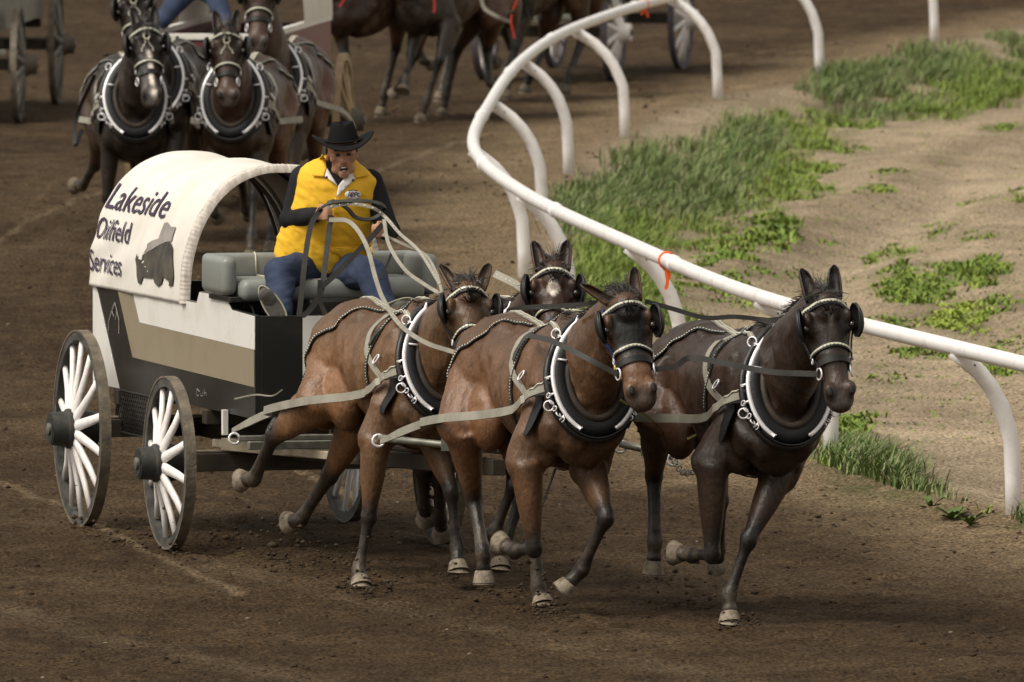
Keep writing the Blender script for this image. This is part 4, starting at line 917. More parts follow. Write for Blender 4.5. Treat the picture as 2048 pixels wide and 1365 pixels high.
# box: boards of the sides, front, tail and floor
def slab(name, m, a, b, parent=wagon, bev=.004):
    mb = MB(); mb.box(a, b); o = mb.build(name, m, parent, smooth=False)
    if bev: bv_ = o.modifiers.new('b', 'BEVEL'); bv_.width = bev; bv_.segments = 2
    return o
def prism(name, m, poly, b0, b1, parent=wagon, plane='side'):
    """poly of (a,z) pulled out between b0 and b1; plane 'front': poly of (b,z) between a=b0 and a=b1"""
    mb = MB(); n = len(poly); f = (lambda p, q: (p[0], q, p[1])) if plane == 'side' else (lambda p, q: (q, p[0], p[1]))
    mb.add([f(p, b0) for p in poly] + [f(p, b1) for p in poly], [tuple(range(n)), tuple(range(2 * n - 1, n - 1, -1))] + [(i, i + n, (i + 1) % n + n, (i + 1) % n) for i in range(n)])
    o = mb.build(name, m, parent, smooth=False); bm = bmesh.new(); bm.from_mesh(o.data); bmesh.ops.recalc_face_normals(bm, faces=bm.faces); bm.to_mesh(o.data); bm.free(); return o
top = [(WL, ZT - .01), (3.10, ZT), (2.98, ZT + .065), (2.40, ZT + .065), (2.34, ZT), (0, ZT)]
prism('side_board', M['black_panel'], [(0, ZB), (WL, ZB)] + top, 0, .03); prism('side_board', M['black_panel'], [(0, ZB), (WL, ZB)] + top, BW - .03, BW)
slab('front_board', M['black_panel'], (WL - .03, .031, ZB), (WL, BW - .031, ZT - .012)); slab('tail_board', M['black_panel'], (0, .031, ZB), (.03, BW - .031, ZT)); slab('floor', M['wood_dark'], (.031, .031, ZB + .01), (WL - .031, BW - .031, ZB + .04))
def pp(*px): return [FW.side_px(u, v) for u, v in px]
zt = lambda a: ZT - .004
q = pp((190, 560), (239, 772)); r0 = pp((235, 573), (266, 715), (280, 645), (265, 583), (509, 700), (509, 775))
prism('white_stripe', M['white'], [(.003, ZB + .004), (q[1][0], ZB + .004), (q[0][0] + .02, ZT - .004), (.003, ZT - .004)], -.003, -.0002)
prism('beige_stripe', M['beige_panel'], [r0[1], r0[5], r0[4], r0[2], (r0[3][0], ZT - .004), (r0[0][0], ZT - .004)], -.003, -.0002)
prism('white_stripe', M['white'], [(r0[2][0] + .001, r0[2][1]), (WL - .003, r0[4][1] + .001), (WL - .003, ZT - .013), (3.098, ZT - .003), (2.976, ZT + .061), (2.402, ZT + .061), (2.343, ZT - .003), (r0[3][0] + .004, ZT - .004)], -.0034, -.0002)
prism('white_stripe', M['white'], [(.27, .98), (1.08, .98), (1.08, ZT - .015), (.27, ZT - .015)], WL + .0002, WL + .003, plane='front'); prism('beige_stripe', M['beige_panel'], [(.27, .86), (1.08, .86), (1.08, .978), (.27, .978)], WL + .0002, WL + .003, plane='front')
# antler like emblem and small script on the side
em = MB()
for l in ([(232, 606), (226, 622), (220, 642), (219, 662)], [(232, 606), (236, 622), (240, 640), (240, 668)], [(226, 622), (230, 634)], [(236, 624), (233, 640)]):
    P = [Vector((a, -.006, z)) for a, z in pp(*l)]; em.ribbon(P, Vector((0, -1, 0)), .009, .002)
em.build('side_emblem', M['print3'], wagon)
em = MB()
for l in ([(396, 778), (396, 792), (400, 792), (402, 784), (396, 778)], [(404, 786), (404, 792), (408, 792), (408, 784)], [(411, 778), (411, 792)], [(411, 786), (415, 786), (415, 792)]):
    em.ribbon([Vector((a, -.006, z)) for a, z in pp(*l)], Vector((0, -1, 0)), .006, .002)
em.build('side_script', M['print3'], wagon)
for a in (): slab('stake', M['white'] if a > 3 else M['black_panel'], (a, -.030, ZB - .02), (a + .03, -.0041, ZB + .16), bev=.002)
# running gear
rf, rr_ = .483, .56; AF, AR, HB = 2.57, .60, .22
WM = (M['rim'], M['tyre'], M['white_spoke'], M['hub'], M['steel'])
wheel(wagon, AR, -HB, rr_, -1, WM, 14, .2, hubr=.108, hubl=.185); wheel(wagon, AF, -HB, rf, -1, WM, 12, .33, hubr=.102, hubl=.18)
wheel(wagon, AR, BW + HB, rr_, 1, WM, 14, .1); wheel(wagon, AF, BW + HB, rf, 1, WM, 12, .0)
def beam(name, m, a, b, w_, h_, parent=wagon):
    mb = MB(); mb.beam(a, b, w_, h_); o = mb.build(name, m, parent, smooth=False); bv_ = o.modifiers.new('b', 'BEVEL'); bv_.width = .004; return o
for a, z in ((AF, rf), (AR, rr_)):
    beam('axle', M['wood_dark'], (a, -.10, z), (a, BW + .10, z), .10, .10); beam('axle_cap', M['wood_pale'], (a - .035, -.07, z + .059), (a - .035, BW + .07, z + .059), .035, .014)
    beam('bolster', M['wood_dark'], (a, -.02, ZB - .045), (a, BW + .02, ZB - .045), .10, .08)
    for b in (.2, .8): beam('bolster_block', M['steel'], (a, b, z + .052), (a, b, ZB - .087), .06, .06)
beam('reach', M['wood_dark'], (AR, .5, rr_ - .02), (AF, .5, rf + .06), .07, .07)
beam('hound', M['wood_pale'], (AF - .5, .18, rf + .075), (WL + .35, .46, .58), .05, .045); beam('hound', M['wood_pale'], (AF - .5, .82, rf + .075), (WL + .35, .54, .58), .05, .045)
beam('hound', M['wood_pale'], (AF, .10, rf + .10), (AF + 1.0, .60, rf + .085), .07, .07)
beam('tongue', M['wood_dark'], (AF, .5, .53), (WL + 2.6, .66, .66), .075, .085)
beam('evener', M['steel'], (WL + .30, -.12, .655), (WL + .30, BW + .12, .655), .05, .045)
for b in (.10, .85): beam('singletree', M['steel'], (WL + .38, b - .30, .70), (WL + .38, b + .30, .70), .035, .03)
m = MB(); m.ring((WL + .38, -.22, .70), (1, 0, .2), .03, .007, 12, 6); m.build('trace_hook', M['chrome'], wagon)
slab('step_bracket', M['white'], (3.0, -.035, ZB - .12), (3.035, -.004, ZB + .02), bev=.002)
# net basket slung under the tail
mb = MB(); net = M['mesh_dark']
for i in range(22):
    a0 = .55 + i * .045; 
    for sg in (-1, 1): mb.tube([(a0, -.002, ZB - .004), (min(max(a0 + sg * .2, .5), 1.55), -.002, ZB - .24)], .0035, 4)
for z in (ZB - .004, ZB - .24): mb.tube([(.5, -.002, z), (1.55, -.002, z)], .007, 5)
o = mb.build('net_basket', net, wagon); o['kind'] = 'stuff'
slab('basket_back', M['mesh_dark'], (.5, .04, ZB - .24), (1.5, .06, ZB - .02))
# canvas cover on hoops
TL = 2.13; H0, RS, TZ = .575, .765, ZT - .02
def sag(a, s):
    L = sect(0, H0, RS, TZ)[3]; k = (a % 1.04) / 1.04; d = -.020 * math.sin(math.pi * min(max(k, 0), 1)) * math.sin(math.pi * s / L)
    low = math.exp(-((s - .25) / .25) ** 2); d += low * .008 * math.sin((a * 1.3 + s * -4.2) * 6.0) * sm(1.5, .2, a) + .014 * (float(fbm(np.array(a * 1.0), np.array(s * 1.0), 4.0, 3, 77)) - .5)
    return float(d)
def tarp_pt(a, s, off=0.0):
    b, z, nn, L = sect(s, H0, RS, TZ); d = sag(a, s) + off; p = Vector((a, BW / 2 + b, z)) + nn * d
    lean_ = .0; return p, nn
LS = sect(0, H0, RS, TZ)[3]; na, ns = 96, 120; mb = MB()
vs = [tarp_pt(-.03 + TL * i / na, LS * j / ns)[0] for i in range(na + 1) for j in range(ns + 1)]
mb.add(vs, [(i * (ns + 1) + j, (i + 1) * (ns + 1) + j, (i + 1) * (ns + 1) + j + 1, i * (ns + 1) + j + 1) for i in range(na) for j in range(ns)])
cov = mb.build('canvas_cover', M['canvas'], wagon); so = cov.modifiers.new('t', 'SOLIDIFY'); so.thickness = .004; so.offset = -1
mb = MB(); vs = []
nh = 420
for j in range(nh + 1):
    s = LS * j / nh
    for kx, (da, off) in enumerate(((-.075, .004), (-.055, .012), (-.01, .010), (.012, .002), (.012, -.035))):
        pk = .0013 * math.sin(j * 1.25 + 1.3 * math.sin(j * .31)) * (1 if kx in (1, 2, 3) else 0); vs.append(tarp_pt(TL - .03 + da + pk * .5, s, off + pk)[0])
mb.add(vs, [(j * 5 + k, (j + 1) * 5 + k, (j + 1) * 5 + k + 1, j * 5 + k + 1) for j in range(nh) for k in range(4)])
hem = mb.build('gathered_hem', M['hem'], cov)
for a in (0.0, 1.04, 2.04):
    mb = MB(); mb.loft([tarp_pt(a, LS * j / 40, -.022)[0] for j in range(41)], .022, .010, (1, 0, 0), 6); mb.build('hoop', M['wood_dark'], wagon)
mb = MB(); mb.ribbon([tarp_pt(.25, LS * j / 40, -.035)[0] for j in range(22, 41)], Vector((0, 0, 1)), .12, .004); mb.build('inner_lining', M['mesh_dark'], wagon)
# back curtain shape left open: a dark stay across the tail hoop
def wrap_mesh(me, a0, s0, sx, sy, off):
    for v in me.vertices:
        p, nn = tarp_pt(a0 + v.co.x * sx, s0 + v.co.y * sy, off + v.co.z); v.co = p
def lettering(txt, a0, s0, hgt, wid):
    cu = bpy.data.curves.new('txt', 'FONT'); cu.body = txt; cu.size = 1.0; cu.offset = .003; cu.space_character = 1.02; cu.resolution_u = 3
    o = bpy.data.objects.new('txt', cu); COL.objects.link(o); dg = bpy.context.evaluated_depsgraph_get(); me = bpy.data.meshes.new_from_object(o.evaluated_get(dg)); bpy.data.objects.remove(o); bpy.data.curves.remove(cu)
    bm = bmesh.new(); bm.from_mesh(me); bmesh.ops.triangulate(bm, faces=bm.faces)
    for _ in range(5):
        bmesh.ops.subdivide_edges(bm, edges=[e for e in bm.edges if e.calc_length() > .10], cuts=1); bmesh.ops.triangulate(bm, faces=bm.faces)
    bm.to_mesh(me); bm.free(); xs_ = [v.co.x for v in me.vertices]; W0 = max(xs_) - min(xs_); me.name = 'lettering'
    wrap_mesh(me, a0, s0, wid / W0, hgt / .70, .0075)
    o = link('lettering', me, cov, M['print'], smooth=False); o['label'] = 'dark lettering reading ' + txt; return o
lettering('Lakeside', .00, .455, .165, 1.30); lettering('Oilfield', -.01, .275, .125, .74); lettering('Services', -.02, .088, .120, .72)
def decal(poly, m, off, name):
    # poly in pixels of the photograph -> flat print on the cover
    def to_as(u, v):
        best = None; 
        a, z = FW.side_px(u, v, .01); s = max(z - TZ, 0.0)
        for _ in range(8):
            b, zz, nn, L = sect(s, H0, RS, TZ); a, z = FW.side_px(u, v, BW / 2 + b); s += (z - zz) * .9
        return a, max(s, .01)
    P = [to_as(*p) for p in poly]; bm = bmesh.new(); f = bm.faces.new([bm.verts.new((a, s, 0)) for a, s in P]); bmesh.ops.triangulate(bm, faces=bm.faces)
    for _ in range(3): bmesh.ops.subdivide_edges(bm, edges=[e for e in bm.edges if e.calc_length() > .06], cuts=1); bmesh.ops.triangulate(bm, faces=bm.faces)
    me = bpy.data.meshes.new(name); bm.to_mesh(me); bm.free()
    for v in me.vertices: p, nn = tarp_pt(v.co.x, v.co.y, off); v.co = p
    return link(name, me, cov, m, smooth=False)
Z2 = lambda pts: [(180 + x / 7.186, 430 + y / 7.186) for x, y in pts]
decal(Z2([(700, 560), (715, 640), (760, 650), (775, 580), (860, 530), (960, 480), (1040, 420), (1110, 385), (1160, 400), (1190, 480), (1190, 600), (1205, 760), (1215, 880), (1205, 1010), (1150, 1030), (1150, 930), (1115, 940), (1060, 890), (1040, 990), (990, 1030), (945, 980), (920, 905), (870, 910), (770, 895), (745, 990), (715, 985), (695, 880), (690, 740), (675, 650)]), M['print2'], .0085, 'bison_emblem')
decal(Z2([(780, 570), (830, 480), (840, 420), (900, 375), (985, 345), (1020, 230), (1060, 110), (1110, 105), (1155, 170), (1225, 165), (1185, 290), (1165, 380), (1090, 385), (1000, 430), (900, 500)]), M['print3'], .0075, 'pale_emblem')
for z_ in ([(765, 690), (790, 660), (795, 675), (770, 705)], [(800, 745), (820, 740), (812, 760)], [(840, 800), (855, 815), (845, 825)]): decal(Z2(z_), M['canvas'], .010, 'emblem_highlight')
# seat
def cushion(name, m, a, b, rad, parent, seg=4):
    o = slab(name, m, a, b, parent, 0); bv_ = o.modifiers.new('b', 'BEVEL'); bv_.width = rad; bv_.segments = seg; o.data.polygons.foreach_set('use_smooth', [True] * len(o.data.polygons)); return o
seat = empty('seat', (2.62, 0, 1.405)); seat.parent = wagon
cushion('backrest', M['vinyl'], (0, -.05, .10), (.09, 1.17, .245), .03, seat); cushion('armrest', M['vinyl'], (.02, -.06, .03), (.50, .03, .245), .04, seat); cushion('armrest', M['vinyl'], (.02, 1.09, .02), (.50, 1.18, .245), .04, seat)
cushion('cushion', M['vinyl'], (.09, .033, .0), (.58, 1.087, .12), .045, seat); slab('seat_base', M['black_panel'], (.05, -.02, -.005), (.52, 1.12, .025), seat)
for b in (.24, .74):
    mb = MB(); mb.tube([(.06, b, .248), (.088, b, .235), (.094, b, .2), (.10, b, .13)], .005, 5); mb.tube(vspline([(.12, b, .123), (.4, b, .123), (.55, b, .115), (.582, b + .02, .08), (.584, b + .03, .03)], 3), .005, 5); mb.build('piping', M['piping'], seat)
for b in (.12, .88):
    mb = MB(); mb.tube([(.30, b, -.01), (.12, b, -.10), (.32, b, -.16), (.55, b, -.10), (.42, b, -.01)], .012, 6); mb.build('seat_spring', M['steel'], seat)
slab('footboard', M['wood_dark'], (3.3, .05, .95), (3.56, .95, .97)); slab('dash_box', M['black_panel'], (3.10, .40, 1.0), (3.25, .72, 1.42), bev=.02)
# ================================================================ OTHER WAGONS, partly in view behind
def far_wagon(O, hd, label, mats, box, AFa, ARa, rf_, rr2, BWd=1.0, tongue=True, panel=None, extra=None, length=3.4, barm=None):
    f = Frame(O, hd); w_ = empty('chuckwagon', f.O, f.rz); tag(w_, label, 'wagon', 'racing chuckwagons')
    for a, r_ in ((ARa, rr2), (AFa, rf_)):
        wheel(w_, a, -.14, r_, -1, mats, 12, .1); wheel(w_, a, BWd + .14, r_, 1, mats, 12, .25, hubr=.10, hubl=.17)
        beam('axle', M['wood_dark'], (a, -.1, r_), (a, BWd + .1, r_), .10, .10, w_); beam('axle_cap', barm or M['wood_pale'], (a - .04, -.07, r_ + .06), (a - .04, BWd + .07, r_ + .06), .035, .014, w_)
        beam('bolster', M['wood_dark'], (a, 0, r_ + .2), (a, BWd, r_ + .2), .1, .08, w_)
    slab('side_board', box[0], (0, 0, .82), (length, .03, 1.38), w_); slab('side_board', box[0], (0, BWd - .03, .82), (length, BWd, 1.38), w_); slab('front_board', box[1], (length - .03, .031, .82), (length, BWd - .031, 1.36), w_); slab('floor', M['wood_dark'], (.03, .031, .83), (length - .031, BWd - .031, .86), w_); slab('tail_board', box[0], (0, .031, .82), (.029, BWd - .031, 1.36), w_)
    slab('top_rail', box[2], (0, -.012, 1.381), (length, .04, 1.43), w_); slab('top_rail', box[2], (0, BWd - .04, 1.381), (length, BWd + .012, 1.43), w_); slab('top_rail', box[2], (length - .04, .041, 1.381), (length + .01, BWd - .041, 1.43), w_)
    mb = MB(); n_ = 24; vs = []
    for i in range(13):
        for j in range(n_ + 1):
            L = sect(0, .515, .765, 1.42)[3]; b, z, nn, _ = sect(L * j / n_, .515, .765, 1.42); vs.append((i / 12 * 2.0, BWd / 2 + b, z))
    mb.add(vs, [(i * (n_ + 1) + j, (i + 1) * (n_ + 1) + j, (i + 1) * (n_ + 1) + j + 1, i * (n_ + 1) + j + 1) for i in range(12) for j in range(n_)]); mb.build('canvas_cover', M['canvas'], w_)
    beam('tongue', M['wood_dark'], (AFa, BWd / 2, .55), (length + 2.4, BWd / 2, .66), .075, .085, w_)
    beam('hound', barm or M['wood_pale'], (AFa - .3, .2, rf_ + .1), (length + .3, BWd / 2 - .05, .60), .06, .05, w_); beam('hound', barm or M['wood_pale'], (AFa - .3, BWd - .2, rf_ + .1), (length + .3, BWd / 2 + .05, .60), .06, .05, w_)
    beam('evener', M['steel'], (length + .3, -.1, .66), (length + .3, BWd + .1, .66), .05, .05, w_)
    return w_, f
# wagon of the team directly behind (natural wood wheels)
fr = W(646, 300, 130.8); re = W(687, 236, 134.3); hdv = Vector((-.105, -.994, 0)).normalized(); lv = Vector((-hdv.y, hdv.x, 0)); O2 = Vector((re.x, re.y, 0)) - hdv * .3 - lv * 1.14
w2, f2 = far_wagon(O2, hdv, 'maroon and white chuckwagon with natural wood wheels behind the four dark horses', (M['rim_wood'], M['rim_wood'], M['rim_wood'], M['hub_grey'], M['steel']), (M['maroon'], M['maroon'], M['white']), .3 + (re - fr).xy.length, .3, .485, .56, length=4.6)
# grey wheeled wagon cut by the left edge
fr = W(36, 134, 147.6); re = W(112, 86, 151.6); hdv = Vector((fr.x - re.x, fr.y - re.y, 0)).normalized(); lv = Vector((-hdv.y, hdv.x, 0)); O3 = Vector((re.x, re.y, 0)) - hdv * .3 - lv * 1.14
w3, f3 = far_wagon(O3, hdv, 'weathered grey wheeled chuckwagon cut off by the left edge of the photo', (M['rim_grey'], M['tyre'], M['grey_spoke'], M['hub_grey'], M['steel']), (M['strap'], M['strap'], M['strap']), .3 + (re - fr).xy.length, .3, .52, .56, length=4.8)
fr = W(1248, 68, 156.7); re = W(1362, 40, 160.2); hdv = Vector((-.22, -.975, 0)).normalized(); lv = Vector((-hdv.y, hdv.x, 0)); O4 = Vector((re.x, re.y, 0)) - hdv * .3 - lv * 1.14
w4, f4 = far_wagon(O4, hdv, 'white wheeled chuckwagon at the top behind the rail', (M['rim_purple'], M['rim_purple'], M['white_spoke'], M['white_spoke'], M['rim']), (M['maroon'], M['black_panel'], M['white']), 3.4, .3, .47, .50, length=4.3)
# ================================================================ BACKGROUND HORSES
def bg_horse(label, u, Y, hd, coat, group, head=None, legs=None, harness=True, **kw):
    O = at_u(u, Y); hdv = Vector((hd[0], hd[1], 0)).normalized(); lf = Vector((-hdv.y, hdv.x, 0)); L = {}
    for q, v in (legs or {}).items():
        p0 = O + hdv * v[4][0] + lf * v[4][1]; e = W(*v[0], p0.y); L[q] = fore(e, *v[1:4], *v[5:])
    return horse(label, O, hd, coat, head=(W(*head[0], head[2]), W(*head[1], head[3]), head[4]) if head else None, legs=L, voxel=.019, group=group, harness=harness, hoofmat='hoof_dark', **kw)
G2 = 'four dark horses of the team following behind'
bh = {}
bh['E'] = bg_horse('black horse with a narrow white blaze, front left of the following team', 262, 121.8, (.10, -.99), 'black', G2, ((291, 48), (304, 206), 121.0, 120.75, Vector((.05, -1, .25))), dict(
    rf=((222, 270), (215, 395), (222, 480), (224, 520), (.12, -.17, .9), (1, 1, 1)), rh=((205, 250), (190, 330), (165, 372), (148, 372), (-.85, -.18, 1), (-1, -1, -1), (.46, .36, .13)), lf=((310, 290), (318, 400), (300, 440), (285, 425), (.12, .17, .9), (1, -1, -1))), mark='blaze', lean=.0, rig=dict(r=W(180, 250, 123.6), l=W(320, 250, 123.6)))
bh['F'] = bg_horse('dark bay horse with a tan muzzle, front right of the following team', 478, 121.8, (-.12, -.99), 'seal', G2, ((453, 58), (456, 206), 121.0, 120.8, Vector((0, -1, .25))), None, hair='up', rig=dict(r=W(400, 255, 123.6), l=W(560, 250, 123.6)))
bh['G'] = bg_horse('black horse half hidden behind the blazed horse, rear left of the following team', 318, 125.3, (-.10, -.99), 'black', G2, ((266, -22), (274, 128), 124.5, 124.3, Vector((-.05, -1, .25))))
bh['H'] = bg_horse('dark horse with a brown muzzle at the top, rear right of the following team', 556, 125.3, (-.12, -.99), 'seal', G2, ((519, -55), (516, 100), 124.5, 124.3, Vector((0, -1, .25))))
G3 = 'dark horses of the far team crossing at the top'
hk = (-.50, -.866)
bg_horse('leftmost dark horse of the far team with a folded foreleg', 712, 147.6, hk, 'seal', G3, None, dict(
    rf=((672, 30), (690, 108), (700, 180), (704, 224), (.12, -.17, .9), (1, 1, 1)), lf=((680, 10), (640, 70), (612, 100), (604, 112), (.12, .17, .9), (1, 1, 1)),
    rh=((800, 20), (792, 95), (768, 190), (761, 233), (-.85, -.18, 1), (-1, 1, 1), (.44, .36, .15)), lh=((850, 20), (830, 110), (800, 170), (786, 190), (-.8, .16, 1), (-1, -1, -1), (.44, .36, .13))), harness=False)
bg_horse('dark horse second from the left in the far team, lifting one hoof', 862, 147.9, hk, 'dark', G3, None, dict(
    rf=((838, 40), (822, 110), (812, 158), (806, 184), (.12, -.17, .9), (1, 1, 1)), lf=((900, 50), (880, 120), (852, 205), (840, 244), (.12, .17, .9), (1, 1, 1)),
    rh=((960, 30), (915, 100), (892, 190), (885, 237), (-.85, -.18, 1), (-1, 1, 1), (.46, .40, .15)), lh=((990, 30), (975, 100), (980, 165), (1000, 184), (-.8, .16, 1), (-1, 1, 1), (.44, .36, .13))), harness=False)
bg_horse('dark horse third from the left in the far team, half hidden', 905, 152.0, hk, 'brown', G3, None, None, harness=False)
bg_horse('nearly black horse at the right of the far team, next to its wagon', 1035, 152.4, hk, 'dark', G3, None, dict(
    rh=((1100, 30), (1090, 95), (1060, 150), (1050, 185), (-.85, -.18, 1), (-1, 1, 1), (.46, .40, .15))), harness=False)
# tack seen on the far team: pale trace and red ribbons
def strap_thing(name, label, cat, px, m, wd, nor=Vector((0, -1, 0)), th=.006, group=None, studs=None, k=8):
    P = vspline([W(*p) for p in px], k); o0 = P[0].copy(); mb = MB(); mb.ribbon([p - o0 for p in P], nor, wd, th); o = mb.build(name, m); o.location = o0; tag(o, label, cat, group)
    if studs: s_ = MB(); s_.studs([p - o0 for p in P], nor, studs, .02, th + .002); s_.build('studs', M['stud'], o)
    return o
strap_thing('trace_strap', 'pale drooping strap under the far dark horses near the wagon', 'strap', [(962, -5, 146.5), (970, 18, 146.5), (1000, 36, 146.5), (1022, 44, 146.6)], M['strap'], .035)
for i, (px, lb) in enumerate((([(1036, -4, 146.3), (1026, 20, 146.3), (1022, 42, 146.3), (1029, 78, 146.3)], 'long red ribbon hanging in front of the far dark horses'), ([(690, -6, 146.2), (684, 6, 146.2), (678, 14, 146.2)], 'short red ribbon at the top over the leftmost far horse'), ([(868, -4, 146.2), (869, 12, 146.2), (868, 26, 146.2)], 'thin red ribbon at the top over the middle far horses'))):
    strap_thing('red_ribbon', lb, 'ribbon', px, M['red'], .018, group='red ribbons on the far team')
# ================================================================ DRIVER
def cam_bvh(ob):
    m_ = ob.data; mw = ob.matrix_world if ob.parent is None else ob.parent.matrix_basis @ ob.matrix_basis
    return BVHTree.FromPolygons([mw @ v.co for v in m_.vertices], [p.vertices for p in m_.polygons])
def person(label, origin, J, full=True):
    """J: joints as world points; the body is one skin, the clothes are its children"""
    root = empty('person', origin); tag(root, label, 'person'); o = Vector(origin); L = lambda p: Vector(p) - o
    sv = Vector((1, 0, 0))
    pel, che, nek, hd = L(J['pelvis']), L(J['chest']), L(J['neck']), L(J['head'])
    b = MB()
    b.loft([pel - Vector((0, 0, .08)), pel, pel.lerp(che, .5), che, nek - Vector((0, 0, .05))], [.14, .19, .19, .18, .09], [.10, .14, .15, .13, .07], sv, 18)
    b.capsule(nek - Vector((0, 0, .07)), hd - Vector((0, .0, .05)), .062, .058, 14)
    # head
    fw = Vector((.10, -1, -.10)).normalized(); up = Vector((-.06, -.10, 1)); up = (up - fw * up.dot(fw)).normalized(); rt = fw.cross(up)
    Hh = lambda x, y, z: hd + rt * x + fw * y + up * z; Rm = Matrix((rt, fw, up)).transposed()
    hb = lambda x, y, z, r, sx=1, sy=1, sz=1: b.ball(Hh(x, y, z), r, sx, sy, sz, 16, 0, Rm)
    hb(0, -.01, .04, .086, .94, 1.08, 1.05); hb(0, .028, -.035, .062, .98, .86, 1.3); hb(0, .054, -.104, .030, 1.0, .75, .8)
    for s in (-1, 1):
        hb(s * .048, .052, -.012, .028, 1, .7, .9); hb(s * .080, -.01, -.01, .02, .5, .9, 1.5); hb(s * .036, .02, -.078, .033, 1, .9, .9); hb(s * .034, .078, .030, .02, 1.4, .5, .6)
    b.capsule(Hh(0, .082, .018), Hh(0, .106, -.022), .011, .017, 10); hb(.013, .094, -.026, .011); hb(-.013, .094, -.026, .011)
    hb(0, .080, -.046, .022, 1.3, .5, .42); hb(0, .072, -.092, .021, 1.2, .5, .45)
    for s in ('l', 'r'):
        sh, el, ha = L(J['sh_' + s]), L(J['el_' + s]), L(J['ha_' + s]); b.capsule(sh, el, .058, .046, 14); b.capsule(el, ha, .045, .029, 14)
        kn, an, to = L(J['kn_' + s]), L(J['an_' + s]), L(J['to_' + s]); hp = pel + (kn - pel) * .12 + Vector(((kn - pel).x * .22, 0, -.02)); b.capsule(hp, kn, .085, .058, 14); b.capsule(kn, an, .056, .038, 14); b.capsule(an, to, .036, .030, 10)
        # hand: palm, four curled fingers, thumb closing over the reins
        d = (ha - el).normalized(); pd = L(J['palm_' + s]) if ('palm_' + s) in J else d; sd_ = d.cross(Vector((0, 0, 1))).normalized(); dn = sd_.cross(d)
        pc = ha + d * .045; b.ball(pc, .034, 1.1, .75, 1.15, 12)
        for q, ln in enumerate((.036, .042, .040, .032)):
            k0 = pc + d * .022 + dn * (.030 - .020 * q); k1 = k0 + d * ln * .55 - sd_ * (.012 if s == 'r' else -.012); k2 = k1 - sd_ * (.030 if s == 'r' else -.030) - d * .006; k3 = k2 - d * .028
            b.capsule(k0, k1, .0105, .0098, 8); b.capsule(k1, k2, .0098, .009, 8); b.capsule(k2, k3, .009, .008, 8)
        t0 = pc + dn * .026 - d * .02; t1 = t0 + dn * .022 + d * .02; t2 = t1 + d * .026 - sd_ * (.015 if s == 'r' else -.015); b.capsule(t0, t1, .013, .0115, 8); b.capsule(t1, t2, .0115, .0095, 8)
    me = remesh(b, 'body', .0072, 3, .5); body = link('body', me, root, M['skin'])
    # shirt sleeves and neck
    c = MB(); c.loft([pel + Vector((0, 0, .05)), pel.lerp(che, .5), che, nek - Vector((0, 0, .075)), nek - Vector((0, 0, .01))], [.20, .205, .195, .10, .074], [.155, .165, .145, .085, .070], sv, 20)
    for s in ('l', 'r'):
        sh, el, ha = L(J['sh_' + s]), L(J['el_' + s]), L(J['ha_' + s]); c.capsule(sh, el, .074, .062, 16); c.capsule(el, el.lerp(ha, .93), .062, .045, 16)
        md = sh.lerp(el, .6); c.ball(md, .070, 1, 1, .7, 12); c.ball(el + (el - ha).normalized() * .01, .070, 1, 1, .9, 12)
        for q in (.25, .5, .75): c.ball(el.lerp(ha, q) , .060 - .014 * q, 1.05, 1.05, .5, 12)
    me = remesh(c, 'shirt', .010, 3, .5); link('shirt', me, root, M['shirt'])
    # vest
    c = MB()
    V_ = [(645, 531, 89.98, .225, .17), (646, 518, 89.97, .262, .205), (648, 495, 89.95, .268, .215), (655, 455, 89.9, .250, .205), (664, 415, 89.86, .236, .190), (671, 380, 89.83, .226, .172), (675, 350, 89.82, .212, .140), (678, 334, 89.81, .170, .112), (680, 322, 89.8, .105, .090), (681, 314, 89.8, .082, .078)]
    V_ = spline(V_, 3); c.loft([L(W(x[0], x[1], x[2])) for x in V_], [x[3] for x in V_], [x[4] for x in V_], sv, 30)
    me = remesh(c, 'vest', .009, 2, .5)
    co = coords(me); nn_ = fbm(co[:, 0] * 1.0 + 5, co[:, 2] * 1.6 + co[:, 0] * .8, 9, 3, 55) - .5; nr = np.empty(len(me.vertices) * 3, np.float32); me.vertex_normals.foreach_get('vector', nr); co = co + nr.reshape(-1, 3) * (nn_ * .028)[:, None]; me.vertices.foreach_set('co', co.ravel().astype(np.float32)); me.update()
    vest = link('vest', me, root, M['vest'])
    bv_ = BVHTree.FromPolygons([v.co + o for v in me.vertices], [p.vertices for p in me.polygons])
    def plate(name, m, px, off, parent=vest, sub=.02, th=.003):
        bm = bmesh.new(); bm.faces.new([bm.verts.new((x, y, 0)) for x, y in px]); bmesh.ops.triangulate(bm, faces=bm.faces)
        for _ in range(3): bmesh.ops.subdivide_edges(bm, edges=[e for e in bm.edges if e.calc_length() > 7], cuts=1); bmesh.ops.triangulate(bm, faces=bm.faces)
        me_ = bpy.data.meshes.new(name); bm.to_mesh(me_); bm.free(); cc_ = Vector((0, 0, CAMH))
        for v in me_.vertices:
            d = ray(v.co.x, v.co.y).normalized(); h = bv_.ray_cast(cc_, d); p = (h[0] - d * off) if h[0] is not None else W(v.co.x, v.co.y, 89.66); v.co = p - o
        ob = link(name, me_, parent, m); so_ = ob.modifiers.new('t', 'SOLIDIFY'); so_.thickness = th; so_.offset = 0; return ob
    plate('shirt_front', M['shirt'], [(650, 322), (664, 316), (700, 318), (707, 326), (704, 341), (677, 374), (652, 336)], .006)
    plate('lapel', M['vest_white'], [(653, 335), (676, 373), (649, 353)], .012); plate('lapel', M['vest_white'], [(703, 339), (712, 356), (672, 396), (677, 371)], .012)
    plate('collar_wing', M['vest'], [(645, 308), (651, 322), (653, 336), (648, 354), (624, 352), (632, 330)], .016); plate('collar_wing', M['vest'], [(708, 318), (727, 336), (737, 352), (712, 357), (702, 338), (704, 326)], .016)
